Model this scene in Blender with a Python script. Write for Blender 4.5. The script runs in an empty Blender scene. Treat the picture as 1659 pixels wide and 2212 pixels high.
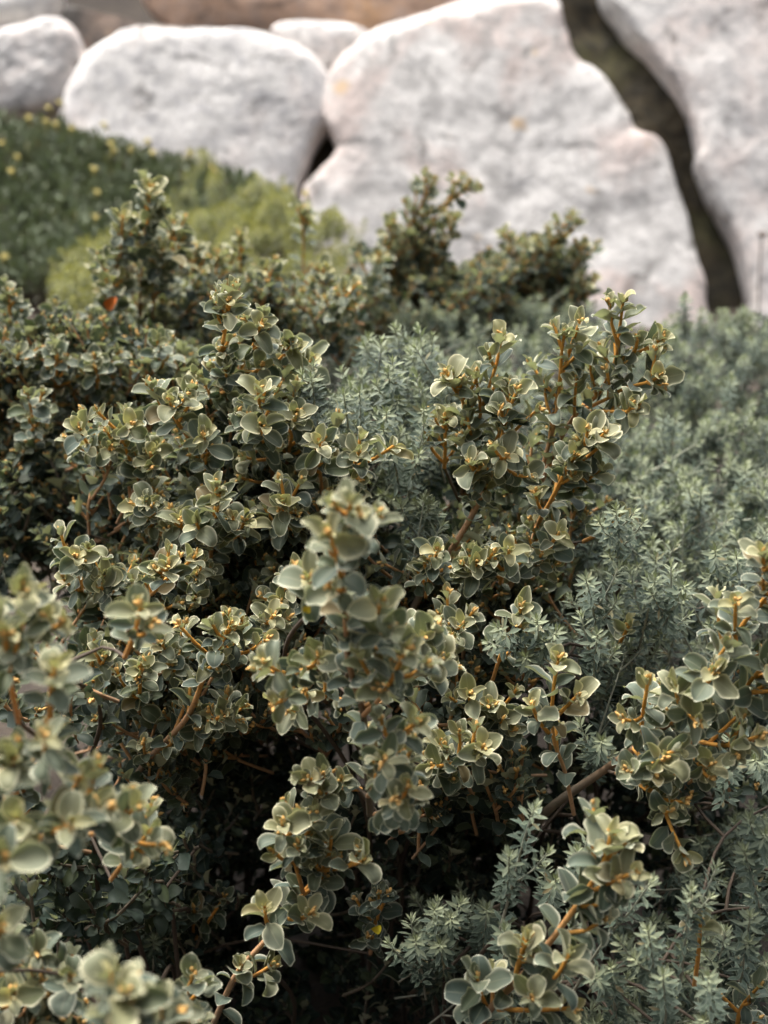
import bpy, math, random
import numpy as np
from mathutils import noise as mnoise, Vector

SC = bpy.context.scene
COL = SC.collection

# ------------------------------------------------------------------ camera, light
FPX = 50.0 / 36.0 * 2212.0
PITCH = math.radians(-26.0)
CAM = np.array([0.0, 0.0, 1.60])
cam_d = bpy.data.cameras.new("camera")
cam_d.sensor_fit = 'VERTICAL'; cam_d.sensor_height = 36.0; cam_d.lens = 50.0
cam_d.clip_start = 0.05; cam_d.clip_end = 500.0
cam_d.dof.use_dof = True
cam_d.dof.focus_distance = 1.52
cam_d.dof.aperture_fstop = 3.8
cam = bpy.data.objects.new("camera", cam_d); COL.objects.link(cam)
cam.location = CAM; cam.rotation_euler = (math.radians(90) + PITCH, 0, 0)
SC.camera = cam

SUN_EL, SUN_AZ = math.radians(64), math.radians(-38)     # azimuth from +Y towards +X
sun_vec = np.array([math.sin(SUN_AZ) * math.cos(SUN_EL), math.cos(SUN_AZ) * math.cos(SUN_EL), math.sin(SUN_EL)])
world = bpy.data.worlds.new("World"); SC.world = world
world.use_nodes = True
wn, wl = world.node_tree.nodes, world.node_tree.links
wn.clear()
wo = wn.new("ShaderNodeOutputWorld"); wb = wn.new("ShaderNodeBackground")
sky = wn.new("ShaderNodeTexSky"); sky.sky_type = 'NISHITA'; sky.sun_disc = False
sky.sun_elevation = SUN_EL; sky.sun_rotation = SUN_AZ
sky.dust_density = 4.0; sky.air_density = 1.0
hs = wn.new("ShaderNodeHueSaturation"); hs.inputs['Saturation'].default_value = 0.32   # cloud cover greys the blue
wl.new(sky.outputs[0], hs.inputs['Color'])
# overcast sky: brightest overhead, dim towards the horizon
tc = wn.new("ShaderNodeTexCoord")
dp = wn.new("ShaderNodeVectorMath"); dp.operation = 'DOT_PRODUCT'
_g = Vector((-0.22, 0.36, 0.90)).normalized(); dp.inputs[1].default_value = tuple(_g)
wl.new(tc.outputs['Generated'], dp.inputs[0])
mr = wn.new("ShaderNodeMapRange"); mr.inputs['From Min'].default_value = 0.15; mr.inputs['From Max'].default_value = 1.0
mr.inputs['To Min'].default_value = 0.015; mr.inputs['To Max'].default_value = 1.9
wl.new(dp.outputs['Value'], mr.inputs['Value'])
ml = wn.new("ShaderNodeMix"); ml.data_type = 'RGBA'; ml.blend_type = 'MULTIPLY'; ml.inputs['Factor'].default_value = 1.0
wl.new(hs.outputs[0], ml.inputs['A']); wl.new(mr.outputs[0], ml.inputs['B'])
wl.new(ml.outputs['Result'], wb.inputs['Color']); wb.inputs['Strength'].default_value = 0.15
wl.new(wb.outputs[0], wo.inputs['Surface'])

sun_d = bpy.data.lights.new("sun", 'SUN'); sun_d.energy = 1.5; sun_d.angle = math.radians(16); sun_d.color = (1.0, 0.93, 0.83)
sun = bpy.data.objects.new("sun", sun_d); COL.objects.link(sun)
sun.rotation_euler = Vector(-sun_vec).to_track_quat('-Z', 'Y').to_euler()

SC.view_settings.view_transform = 'Standard'
SC.view_settings.look = 'None'
SC.view_settings.gamma = 1.0
SC.view_settings.exposure = 1.4
SC.cycles.max_bounces = 6
SC.cycles.diffuse_bounces = 3
SC.cycles.transmission_bounces = 4
SC.cycles.use_denoising = True

# ------------------------------------------------------------------ projection helper
cp, sp = math.cos(PITCH), math.sin(PITCH)
FWD = np.array([0, cp, sp]); UPV = np.array([0, -sp, cp]); RGT = np.array([1.0, 0, 0])

def at(x, y, d):
    """the place d metres in front of the camera seen at photo position x, y (1659 x 2212)"""
    return CAM + FWD * d + RGT * ((x - 829.5) / FPX * d) + UPV * ((1106.0 - y) / FPX * d)

def nrm(v):
    v = np.asarray(v, float)
    return v / (np.linalg.norm(v, axis=-1, keepdims=True) + 1e-12)

# ------------------------------------------------------------------ materials
def new_mat(name):
    m = bpy.data.materials.new(name); m.use_nodes = True
    n, l = m.node_tree.nodes, m.node_tree.links
    n.clear()
    return m, n, l

def mixc(n, l, a, b, f, blend='MIX'):
    k = n.new("ShaderNodeMix"); k.data_type = 'RGBA'; k.blend_type = blend
    for sock, v in (('A', a), ('B', b)):
        if isinstance(v, tuple): k.inputs[sock].default_value = (*v, 1.0)
        else: l.new(v, k.inputs[sock])
    if isinstance(f, (int, float)): k.inputs['Factor'].default_value = f
    else: l.new(f, k.inputs['Factor'])
    return k.outputs['Result']

def ramp(n, l, v, lo, hi, a=0.0, b=1.0):
    k = n.new("ShaderNodeMapRange"); k.interpolation_type = 'SMOOTHSTEP'
    k.inputs['From Min'].default_value = lo; k.inputs['From Max'].default_value = hi
    k.inputs['To Min'].default_value = a; k.inputs['To Max'].default_value = b
    l.new(v, k.inputs['Value'])
    return k.outputs['Result']

def tex_noise(n, l, scale, detail=4.0, rough=0.55, coord='Object', off=0.0, dist=0.0):
    t = n.new("ShaderNodeTexCoord"); mp = n.new("ShaderNodeMapping")
    mp.inputs['Location'].default_value = (off, off * 0.7, -off)
    k = n.new("ShaderNodeTexNoise"); k.inputs['Scale'].default_value = scale
    k.inputs['Detail'].default_value = detail; k.inputs['Roughness'].default_value = rough; k.inputs['Distortion'].default_value = dist
    l.new(t.outputs[coord], mp.inputs[0]); l.new(mp.outputs[0], k.inputs['Vector'])
    return k.outputs['Fac']

def leaf_material(name, dark, mid, young, edge, under, trans=0.22, sheen=0.25, vein=(0.2, 0.21, 0.15), tint=None):
    m, n, l = new_mat(name)
    at_ = n.new("ShaderNodeAttribute"); at_.attribute_name = "data"
    s = n.new("ShaderNodeSeparateColor"); l.new(at_.outputs['Color'], s.inputs[0])
    geo = n.new("ShaderNodeNewGeometry")
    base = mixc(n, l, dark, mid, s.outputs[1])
    nz = tex_noise(n, l, 130.0, 3.0)
    base = mixc(n, l, base, mid, ramp(n, l, nz, 0.45, 0.8, 0.0, 0.22))
    if tint:
        pw = n.new("ShaderNodeMath"); pw.operation = 'FRACT'
        mu = n.new("ShaderNodeMath"); mu.operation = 'MULTIPLY'; mu.inputs[1].default_value = 7.31
        l.new(s.outputs[1], mu.inputs[0]); l.new(mu.outputs[0], pw.inputs[0])
        base = mixc(n, l, base, tint, ramp(n, l, pw.outputs[0], 0.55, 1.0, 0.0, 0.65))
    base = mixc(n, l, base, (0.22, 0.15, 0.06), ramp(n, l, s.outputs[1], 0.98, 0.985, 0.0, 0.7))      # a few ageing leaves
    sp = tex_noise(n, l, 420.0, 2.0, off=5.0)
    base = mixc(n, l, base, (0.05, 0.055, 0.025), ramp(n, l, sp, 0.68, 0.74, 0.0, 0.4))
    base = mixc(n, l, base, vein, ramp(n, l, at_.outputs['Alpha'], 0.90, 1.0, 0.0, 0.45))
    base = mixc(n, l, base, young, s.outputs[2])
    edge = mixc(n, l, edge, tuple(v * w for v, w in zip(edge, (1.0, 0.85, 0.50))), s.outputs[2])
    base = mixc(n, l, base, edge, ramp(n, l, s.outputs[0], 0.2, 1.0, 0.0, 0.9))
    un = mixc(n, l, under, young, ramp(n, l, s.outputs[2], 0.0, 1.0, 0.0, 0.6))
    col = mixc(n, l, base, un, geo.outputs['Backfacing'])
    p = n.new("ShaderNodeBsdfPrincipled")
    l.new(col, p.inputs['Base Color'])
    p.inputs['Roughness'].default_value = 0.62
    p.inputs['Specular IOR Level'].default_value = 0.25
    p.inputs['Sheen Weight'].default_value = sheen
    p.inputs['Sheen Roughness'].default_value = 0.4
    tr = n.new("ShaderNodeBsdfTranslucent")
    tcol = mixc(n, l, col, (0.9, 1.0, 0.6), 1.0, 'MULTIPLY')
    l.new(tcol, tr.inputs['Color'])
    mx = n.new("ShaderNodeMixShader"); mx.inputs[0].default_value = trans
    l.new(p.outputs[0], mx.inputs[1]); l.new(tr.outputs[0], mx.inputs[2])
    o = n.new("ShaderNodeOutputMaterial"); l.new(mx.outputs[0], o.inputs['Surface'])
    return m

def stem_material(name, tip, mid, old):
    m, n, l = new_mat(name)
    a = n.new("ShaderNodeAttribute"); a.attribute_name = "data"
    s = n.new("ShaderNodeSeparateColor"); l.new(a.outputs['Color'], s.inputs[0])
    c = mixc(n, l, tip, mid, ramp(n, l, s.outputs[0], 0.12, 0.55))
    c = mixc(n, l, c, old, ramp(n, l, s.outputs[0], 0.5, 1.0))
    nz = tex_noise(n, l, 260.0, 4.0)
    c = mixc(n, l, c, (0.06, 0.045, 0.035), ramp(n, l, nz, 0.5, 0.8, 0.0, 0.6))
    p = n.new("ShaderNodeBsdfPrincipled"); l.new(c, p.inputs['Base Color'])
    p.inputs['Roughness'].default_value = 0.75; p.inputs['Specular IOR Level'].default_value = 0.2
    bp = n.new("ShaderNodeBump"); bp.inputs['Strength'].default_value = 0.5; bp.inputs['Distance'].default_value = 0.001
    l.new(nz, bp.inputs['Height']); l.new(bp.outputs[0], p.inputs['Normal'])
    o = n.new("ShaderNodeOutputMaterial"); l.new(p.outputs[0], o.inputs['Surface'])
    return m

def plain_material(name, col, rough=0.7, trans=0.0):
    m, n, l = new_mat(name)
    nz = tex_noise(n, l, 180.0, 3.0)
    c = mixc(n, l, col, tuple(v * 0.62 for v in col), ramp(n, l, nz, 0.4, 0.8, 0.0, 0.7))
    p = n.new("ShaderNodeBsdfPrincipled"); l.new(c, p.inputs['Base Color']); p.inputs['Roughness'].default_value = rough
    p.inputs['Specular IOR Level'].default_value = 0.2
    o = n.new("ShaderNodeOutputMaterial"); l.new(p.outputs[0], o.inputs['Surface'])
    return m

def rock_material(name, base, grey, warm, spot, seed, warm_amt=0.85, grey_amt=0.6, spot_amt=0.7, dark=(0.07, 0.062, 0.055), dark_amt=0.5):
    m, n, l = new_mat(name)
    a = tex_noise(n, l, 2.1, 5.0, 0.6, off=seed, dist=0.4)
    b = tex_noise(n, l, 16.0, 8.0, 0.72, off=seed + 3)
    c1 = tex_noise(n, l, 5.5, 7.0, 0.68, off=seed + 9, dist=0.6)
    d = tex_noise(n, l, 7.0, 3.0, 0.5, off=seed + 17)
    f = tex_noise(n, l, 34.0, 7.0, 0.75, off=seed + 23)
    col = mixc(n, l, base, warm, ramp(n, l, a, 0.44, 0.60, 0.0, warm_amt))
    col = mixc(n, l, col, grey, ramp(n, l, b, 0.46, 0.62, 0.0, grey_amt))
    col = mixc(n, l, col, grey, ramp(n, l, c1, 0.5, 0.64, 0.0, grey_amt))
    col = mixc(n, l, col, dark, ramp(n, l, c1, 0.6, 0.74, 0.0, dark_amt))
    col = mixc(n, l, col, spot, ramp(n, l, d, 0.68, 0.78, 0.0, spot_amt))
    col = mixc(n, l, col, dark, ramp(n, l, f, 0.53, 0.70, 0.0, 0.55))
    # thin cracks that come and go
    t = n.new("ShaderNodeTexCoord"); wv = n.new("ShaderNodeTexNoise"); wv.inputs['Scale'].default_value = 3.0; wv.inputs['Detail'].default_value = 6.0
    l.new(t.outputs['Object'], wv.inputs['Vector'])
    ad = n.new("ShaderNodeMix"); ad.data_type = 'RGBA'; ad.blend_type = 'ADD'; ad.inputs['Factor'].default_value = 0.55
    l.new(t.outputs['Object'], ad.inputs['A']); l.new(wv.outputs['Color'], ad.inputs['B'])
    vo = n.new("ShaderNodeTexVoronoi"); vo.feature = 'DISTANCE_TO_EDGE'; vo.inputs['Scale'].default_value = 1.7
    l.new(ad.outputs['Result'], vo.inputs['Vector'])
    ck = ramp(n, l, vo.outputs['Distance'], 0.004, 0.030, 1.0, 0.0)
    mk = n.new("ShaderNodeMath"); mk.operation = 'MULTIPLY'
    l.new(ck, mk.inputs[0]); l.new(ramp(n, l, d, 0.47, 0.62, 0.0, 0.6), mk.inputs[1])
    col = mixc(n, l, col, dark, mk.outputs[0])
    p = n.new("ShaderNodeBsdfPrincipled"); l.new(col, p.inputs['Base Color'])
    p.inputs['Roughness'].default_value = 0.9; p.inputs['Specular IOR Level'].default_value = 0.15
    bp = n.new("ShaderNodeBump"); bp.inputs['Strength'].default_value = 0.6; bp.inputs['Distance'].default_value = 0.02
    l.new(b, bp.inputs['Height']); l.new(bp.outputs[0], p.inputs['Normal'])
    o = n.new("ShaderNodeOutputMaterial"); l.new(p.outputs[0], o.inputs['Surface'])
    return m

M_LEAF = leaf_material("round_leaf", (0.012, 0.024, 0.017), (0.100, 0.134, 0.106), (0.43, 0.395, 0.20), (0.74, 0.73, 0.57), (0.34, 0.345, 0.24), tint=(0.075, 0.095, 0.04), trans=0.24, sheen=0.10)
M_STEM = stem_material("rust_stem", (0.58, 0.28, 0.055), (0.40, 0.23, 0.12), (0.13, 0.105, 0.075))
M_TRUNK = stem_material("woody_stem", (0.10, 0.075, 0.05), (0.07, 0.052, 0.038), (0.05, 0.04, 0.03))
M_BUD = plain_material("bud", (0.60, 0.36, 0.12))
M_NEEDLE = leaf_material("needle_leaf", (0.008, 0.019, 0.013), (0.060, 0.090, 0.064), (0.42, 0.46, 0.29), (0.15, 0.18, 0.13), (0.24, 0.27, 0.21), trans=0.12, sheen=0.15)
M_NSTEM = stem_material("grey_stem", (0.36, 0.37, 0.29), (0.26, 0.25, 0.19), (0.10, 0.085, 0.07))
M_MOUND = leaf_material("succulent_leaf", (0.035, 0.046, 0.03), (0.23, 0.25, 0.18), (0.2, 0.22, 0.09), (0.2, 0.23, 0.16), (0.15, 0.18, 0.11), trans=0.08, sheen=0.1)
M_LIME = leaf_material("lime_leaf", (0.04, 0.055, 0.014), (0.13, 0.145, 0.035), (0.33, 0.32, 0.09), (0.3, 0.3, 0.1), (0.26, 0.27, 0.10), trans=0.25, sheen=0.05)
M_PETAL = plain_material("yellow_petal", (0.38, 0.315, 0.10))
M_RED = plain_material("rust_red_leaf", (0.55, 0.15, 0.03))
M_YEL = plain_material("yellow_leaf", (0.62, 0.50, 0.03))
M_DEAD = stem_material("dry_stalk", (0.12, 0.09, 0.07), (0.12, 0.09, 0.07), (0.10, 0.08, 0.06))
WHITE = (0.69, 0.665, 0.635)
GREY = (0.37, 0.355, 0.34)
PINK = (0.61, 0.50, 0.455)
OCHRE = (0.56, 0.38, 0.20)
M_ROCK1 = rock_material("white_boulder", WHITE, GREY, PINK, OCHRE, 1.3)
M_ROCK2 = rock_material("pale_grey_boulder", WHITE, (0.40, 0.39, 0.395), PINK, OCHRE, 14.1, warm_amt=0.5)
M_ROCK3 = rock_material("grey_white_boulder", WHITE, (0.38, 0.37, 0.365), PINK, OCHRE, 25.7, grey_amt=0.7, warm_amt=0.5)
M_LEDGE = rock_material("grey_ledge", (0.16, 0.15, 0.14), (0.07, 0.066, 0.062), (0.26, 0.19, 0.15), OCHRE, 41.0)
M_RUST = rock_material("orange_rock", (0.48, 0.325, 0.235), (0.42, 0.33, 0.28), (0.50, 0.30, 0.16), (0.58, 0.36, 0.12), 55.0, grey_amt=0.5)
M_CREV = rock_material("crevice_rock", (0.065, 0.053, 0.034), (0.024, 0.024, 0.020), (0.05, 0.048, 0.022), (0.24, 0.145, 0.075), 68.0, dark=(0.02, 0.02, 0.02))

def ground_material():
    m, n, l = new_mat("soil")
    a = tex_noise(n, l, 3.0, 6.0); b = tex_noise(n, l, 60.0, 6.0, 0.7)
    c = mixc(n, l, (0.04, 0.03, 0.022), (0.08, 0.06, 0.043), ramp(n, l, a, 0.35, 0.65))
    c = mixc(n, l, c, (0.03, 0.024, 0.02), ramp(n, l, b, 0.45, 0.75, 0.0, 0.8))
    p = n.new("ShaderNodeBsdfPrincipled"); l.new(c, p.inputs['Base Color']); p.inputs['Roughness'].default_value = 0.95
    bp = n.new("ShaderNodeBump"); bp.inputs['Strength'].default_value = 0.8; bp.inputs['Distance'].default_value = 0.02
    l.new(b, bp.inputs['Height']); l.new(bp.outputs[0], p.inputs['Normal'])
    o = n.new("ShaderNodeOutputMaterial"); l.new(p.outputs[0], o.inputs['Surface'])
    return m
M_SOIL = ground_material()

# ------------------------------------------------------------------ mesh building
class Acc:
    """collects quads with a per-vertex colour and links them as ONE mesh object"""
    def __init__(self): self.v, self.f, self.a, self.n = [], [], [], 0
    def add(self, v, f, a):
        self.v.append(np.asarray(v, np.float32)); self.f.append(np.asarray(f, np.int32) + self.n)
        self.a.append(np.asarray(a, np.float32)); self.n += len(v)
    def build(self, name, mat, parent=None, origin=None, smooth=True, extra=None):
        nf = sum(len(q) for q in self.f)
        if extra and extra[0].v:
            for v_, f_, a_ in zip(extra[0].v, extra[0].f, extra[0].a): self.v.append(v_); self.f.append(f_ + self.n); self.a.append(a_)
        if not self.v: return None
        v = np.concatenate(self.v); f = np.concatenate(self.f); a = np.concatenate(self.a)
        o3 = np.zeros(3) if origin is None else np.asarray(origin)
        me = bpy.data.meshes.new(name)
        me.vertices.add(len(v)); me.vertices.foreach_set("co", (v - o3).astype(np.float32).ravel())
        me.loops.add(f.size); me.loops.foreach_set("vertex_index", f.ravel())
        me.polygons.add(len(f)); me.polygons.foreach_set("loop_start", np.arange(0, f.size, 4, dtype=np.int32))
        me.update(calc_edges=True)
        at_ = me.attributes.new("data", 'FLOAT_COLOR', 'POINT'); at_.data.foreach_set("color", a.ravel())
        if smooth: me.polygons.foreach_set("use_smooth", np.ones(len(f), bool))
        me.materials.append(mat)
        if extra and len(f) > nf:
            me.materials.append(extra[1])
            me.polygons.foreach_set("material_index", (np.arange(len(f)) >= nf).astype(np.int32))
        ob = bpy.data.objects.new(name, me); COL.objects.link(ob)
        if parent is not None: ob.parent = parent
        return ob

def tube(acc, pts, rad, age, sides=6):
    pts = np.asarray(pts, float); k = len(pts)
    if k < 2: return
    t = nrm(np.gradient(pts, axis=0))
    ref = np.array([0.3, 0.1, 1.0]) if abs(t[0, 2]) < 0.85 else np.array([1.0, 0.2, 0.0])
    u = nrm(np.cross(t, ref)); w = np.cross(t, u)
    ang = np.linspace(0, 2 * math.pi, sides, endpoint=False)
    ring = (np.cos(ang)[None, :, None] * u[:, None, :] + np.sin(ang)[None, :, None] * w[:, None, :]) * np.asarray(rad)[:, None, None]
    v = (pts[:, None, :] + ring).reshape(-1, 3)
    i = np.arange(k - 1)[:, None] * sides; j = np.arange(sides)[None, :]
    j2 = (j + 1) % sides
    f = np.stack([i + j, i + j2, i + sides + j2, i + sides + j], -1).reshape(-1, 4)
    a = np.zeros((k * sides, 4)); a[:, 0] = np.repeat(np.asarray(age), sides); a[:, 3] = 1
    acc.add(v, f, a)

def ball(acc, c, axis, length, radius, sides=6, rings=5, val=0.0):
    """a small pointed bud along axis"""
    s = np.linspace(0, 1, rings)
    pts = np.asarray(c) + np.outer(s * length, axis)
    rad = radius * np.sin(np.pi * np.clip(s * 0.93 + 0.05, 0, 1)) ** 0.75
    tube(acc, pts, rad, np.full(rings, val), sides)

def smooth_path(p, step=0.006):
    p = np.asarray(p, float)
    q = np.vstack([2 * p[0] - p[1], p, 2 * p[-1] - p[-2]])
    out = []
    for i in range(1, len(q) - 2):
        L = np.linalg.norm(q[i + 1] - q[i]); m = max(2, int(L / step))
        t = np.linspace(0, 1, m, endpoint=False)[:, None]
        out.append(0.5 * (2 * q[i] + (q[i + 1] - q[i - 1]) * t + (2 * q[i - 1] - 5 * q[i] + 4 * q[i + 1] - q[i + 2]) * t ** 2
                          + (3 * q[i] - q[i - 1] - 3 * q[i + 1] + q[i + 2]) * t ** 3))
    out.append(p[-1:])
    return np.vstack(out)

# ---- leaf templates: unit length along +Y, upper side +Z
def leaf_template(rng, nu, vs, wide, kind):
    u = np.linspace(0, 1, nu)
    pk = rng.uniform(0.82, 1.3) if kind == 'round' else 1.0
    w = np.sin(np.pi * np.clip(u, 0, 1) ** pk) ** (0.62 if kind == 'round' else 0.8)
    w[0] = 0.09; w[1] = max(w[1] * 0.55, 0.10); w[-1] = 0.0 if kind != 'round' else 0.10
    cup = rng.uniform(0.1, 0.75); curl = rng.uniform(-0.35, 0.6); roll = rng.uniform(-0.2, 0.2)
    wav = rng.uniform(0.0, 0.16); ph = rng.uniform(0, 6.28); fr = rng.uniform(5, 11)
    lob = rng.choice([0.0, 0.04, 0.10, 0.17]); tipc = rng.choice([0.0, 0.4, 0.9, 1.5])
    if kind == 'needle':
        cup = rng.uniform(0.2, 0.5); curl = rng.uniform(-0.15, 0.25); roll = 0.0; wav = 0.0; lob = 0.0; tipc = 0.0
    V = np.asarray(vs)
    # centre line bends
    th = curl * u + tipc * np.clip((u - 0.6) / 0.4, 0, 1) ** 1.3
    dy, dz = np.cos(th), -np.sin(th)
    y = np.concatenate([[0], np.cumsum((dy[1:] + dy[:-1]) / 2)]) / (nu - 1)
    z = np.concatenate([[0], np.cumsum((dz[1:] + dz[:-1]) / 2)]) / (nu - 1)
    edge_w = 1 + lob * np.sin(fr * 1.3 * u + ph)[:, None] * np.sign(V)[None, :] * np.abs(V)[None, :] ** 2
    half = wide * 0.5 * w[:, None]
    s = V[None, :] * half * edge_w
    ang = cup * V[None, :] * np.ones(nu)[:, None]
    x = s * np.cos(ang)
    up = np.abs(s) * np.sin(np.abs(ang)) + wav * half * V[None, :] ** 2 * np.sin(fr * u + ph)[:, None] \
        + roll * s
    nrm_y, nrm_z = np.sin(th)[:, None], np.cos(th)[:, None]
    P = np.stack([x, y[:, None] + nrm_y * up, z[:, None] + nrm_z * up], -1).reshape(-1, 3)
    m = len(V)
    i = np.arange(nu - 1)[:, None] * m; j = np.arange(m - 1)[None, :]
    F = np.stack([i + j, i + j + 1, i + m + j + 1, i + m + j], -1).reshape(-1, 4)
    e = np.clip((np.abs(V) - 0.7) / 0.3, 0, 1)[None, :] * np.ones(nu)[:, None]
    e[-1, :] = 1.0; e[0, :] = 0.3
    vein = (1 - np.abs(V))[None, :] * np.ones(nu)[:, None]
    return P, F, e.ravel(), vein.ravel()

_r = np.random.RandomState(5)
HI = [leaf_template(_r, 10, (-1, -0.86, -0.45, 0, 0.45, 0.86, 1), _r.uniform(0.52, 0.78), 'round') for _ in range(30)]
LO = [leaf_template(_r, 6, (-1, -0.8, 0, 0.8, 1), _r.uniform(0.55, 0.8), 'round') for _ in range(14)]
MD = [leaf_template(_r, 8, (-1, -0.84, -0.4, 0.4, 0.84, 1), _r.uniform(0.52, 0.78), 'round') for _ in range(18)]
ND = [leaf_template(_r, 5, (-1, 0, 1), _r.uniform(0.24, 0.32), 'needle') for _ in range(10)]
NDL = [leaf_template(_r, 4, (-1, 0, 1), _r.uniform(0.2, 0.26), 'needle') for _ in range(6)]

class Leaves:
    def __init__(self): self.p, self.d, self.n, self.s, self.r, self.y, self.e, self.felt = [], [], [], [], [], [], [], 1.0
    def put(self, p, d, n, s, r, y):
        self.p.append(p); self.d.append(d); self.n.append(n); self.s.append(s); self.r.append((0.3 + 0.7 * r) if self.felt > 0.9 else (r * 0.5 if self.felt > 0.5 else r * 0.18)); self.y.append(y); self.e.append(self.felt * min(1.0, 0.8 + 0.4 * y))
    def acc(self, rng, tmpl, wmul=1.0, edge=1.0):
        acc = Acc()
        if not self.p: return acc
        p = np.array(self.p); d = nrm(np.array(self.d)); n = np.array(self.n)
        n = nrm(n - d * np.sum(n * d, -1, keepdims=True)); x = np.cross(d, n)
        s = np.array(self.s); r = np.array(self.r); yg = np.array(self.y); fe = np.array(self.e) * edge
        which = rng.randint(0, len(tmpl), len(p)); wm = rng.uniform(0.85, 1.15, len(p)) * wmul
        for t in range(len(tmpl)):
            ix = np.where(which == t)[0]
            if not len(ix): continue
            P, F, e, vn = tmpl[t]
            R = np.stack([x[ix] * wm[ix][:, None], d[ix], n[ix]], 1) * s[ix][:, None, None]
            v = np.einsum('kc,ncd->nkd', P, R) + p[ix][:, None, :]
            k = len(P); m = len(ix)
            f = (F[None] + (np.arange(m) * k)[:, None, None]).reshape(-1, 4)
            a = np.zeros((m, k, 4)); a[:, :, 0] = e[None] * fe[ix][:, None]; a[:, :, 1] = r[ix][:, None]; a[:, :, 2] = yg[ix][:, None] * (0.75 + 0.55 * (1 - P[None, :, 1]) ** 2); a[:, :, 3] = vn[None]
            acc.add(v.reshape(-1, 3), f, a.reshape(-1, 4))
        return acc

UPW = np.array([0, 0, 1.0])
def perp(a, rng):
    v = rng.normal(size=3); v -= a * np.dot(v, a)
    return nrm(v)

def rot_about(v, axis, ang):
    c, s = math.cos(ang), math.sin(ang)
    return v * c + np.cross(axis, v) * s + axis * np.dot(axis, v) * (1 - c)

# ---- round-leaved shoot
def round_shoot(path, r0, L, rng, stem, lv, bud, tw=0.5, leafy=0.2, bare=0.0, level=0, young0=1.0, sides=6, age0=0.0, buds=True):
    """stem along path (base to tip), opposite leaf pairs that shrink and pale towards the tip, short side twigs, buds at the tip"""
    path = smooth_path(path, 0.008 if level == 0 else 0.012)
    seg = np.linalg.norm(np.diff(path, axis=0), axis=1)
    cum = np.concatenate([[0], np.cumsum(seg)]); tot = cum[-1]
    ft = tot - cum                                        # distance from the tip
    rad = 0.0016 + (max(r0, 0.0022) - 0.0016) * np.clip(ft / max(tot, 0.01), 0, 1) ** 0.8
    age = np.clip(ft / 0.32, 0, 1) + age0
    tube(stem, path, rad, age, sides)
    def point(dist):
        q = tot - dist
        i = min(max(int(np.searchsorted(cum, q)) - 1, 0), len(path) - 2)
        t = (q - cum[i]) / max(seg[i], 1e-9)
        return path[i] + (path[i + 1] - path[i]) * t, nrm(path[i + 1] - path[i])
    tip, tax = path[-1], nrm(path[-1] - path[-2])
    phi = rng.uniform(0, math.pi)
    r_ref = perp(tax, rng)
    dist, k = 0.002, 0
    while dist < min(tot * (1 - bare), leafy):
        p, a = point(dist)
        rr = nrm(r_ref - a * np.dot(r_ref, a)); rr = rot_about(rr, a, phi + rng.uniform(-0.3, 0.3))
        grow = min(1.0, 0.42 + 0.27 * k)
        fade = 1.0 if dist < leafy * 0.6 else 0.85
        yg = young0 * (max(0.0, 0.95 - 0.28 * k) * rng.uniform(0.5, 1.1) + rng.uniform(0, 0.08))
        for sgn in (1, -1):
            if k > 5 and rng.rand() < 0.10 + 0.22 * (dist / leafy): continue
            th = math.radians(min(20 + 13 * k, 66)) + rng.uniform(-0.3, 0.3)
            r = rr * sgn
            d = a * math.cos(th) + r * math.sin(th)
            nn = a * math.sin(th) - r * math.cos(th)
            nn = nrm(nn + UPW * 0.2 + rng.normal(size=3) * 0.3)
            d = nrm(d + UPW * 0.12 + rng.normal(size=3) * 0.2)
            lv.put(p + r * 0.0012, d, nn, L * grow * fade * rng.uniform(0.72, 1.2), rng.rand(), min(yg, 1.0))
            if level == 0 and dist > 0.025 and rng.rand() < tw:
                tl = rng.uniform(0.02, 0.065) * (1 if dist > 0.05 else 0.6)
                d2 = nrm(a * 0.75 + r * rng.uniform(0.5, 0.95) + UPW * 0.35 + rng.normal(size=3) * 0.2)
                d3 = nrm(d2 + UPW * 0.4 + rng.normal(size=3) * 0.15)
                round_shoot([p, p + d2 * tl * 0.5, p + d2 * tl * 0.5 + d3 * tl * 0.5], 0.0014, L * rng.uniform(0.72, 0.98), rng, stem, lv, bud,
                            tw=0, leafy=tl * 0.93, level=1, young0=young0 * rng.uniform(0.45, 1.0), sides=5, age0=max(age0, min(0.25, dist)), buds=buds)
        phi += math.pi / 2 + rng.uniform(-0.15, 0.15)
        dist += min(0.0045 + 0.003 * k, 0.0165) * rng.uniform(0.8, 1.3); k += 1
    if bud is not None and buds and rng.rand() < 0.85:
        for _ in range(rng.randint(2, 5)):
            ball(bud, tip + rng.normal(size=3) * 0.0012, nrm(tax + rng.normal(size=3) * 0.45), rng.uniform(0.005, 0.0095), rng.uniform(0.0013, 0.0022), val=rng.rand())

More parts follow.
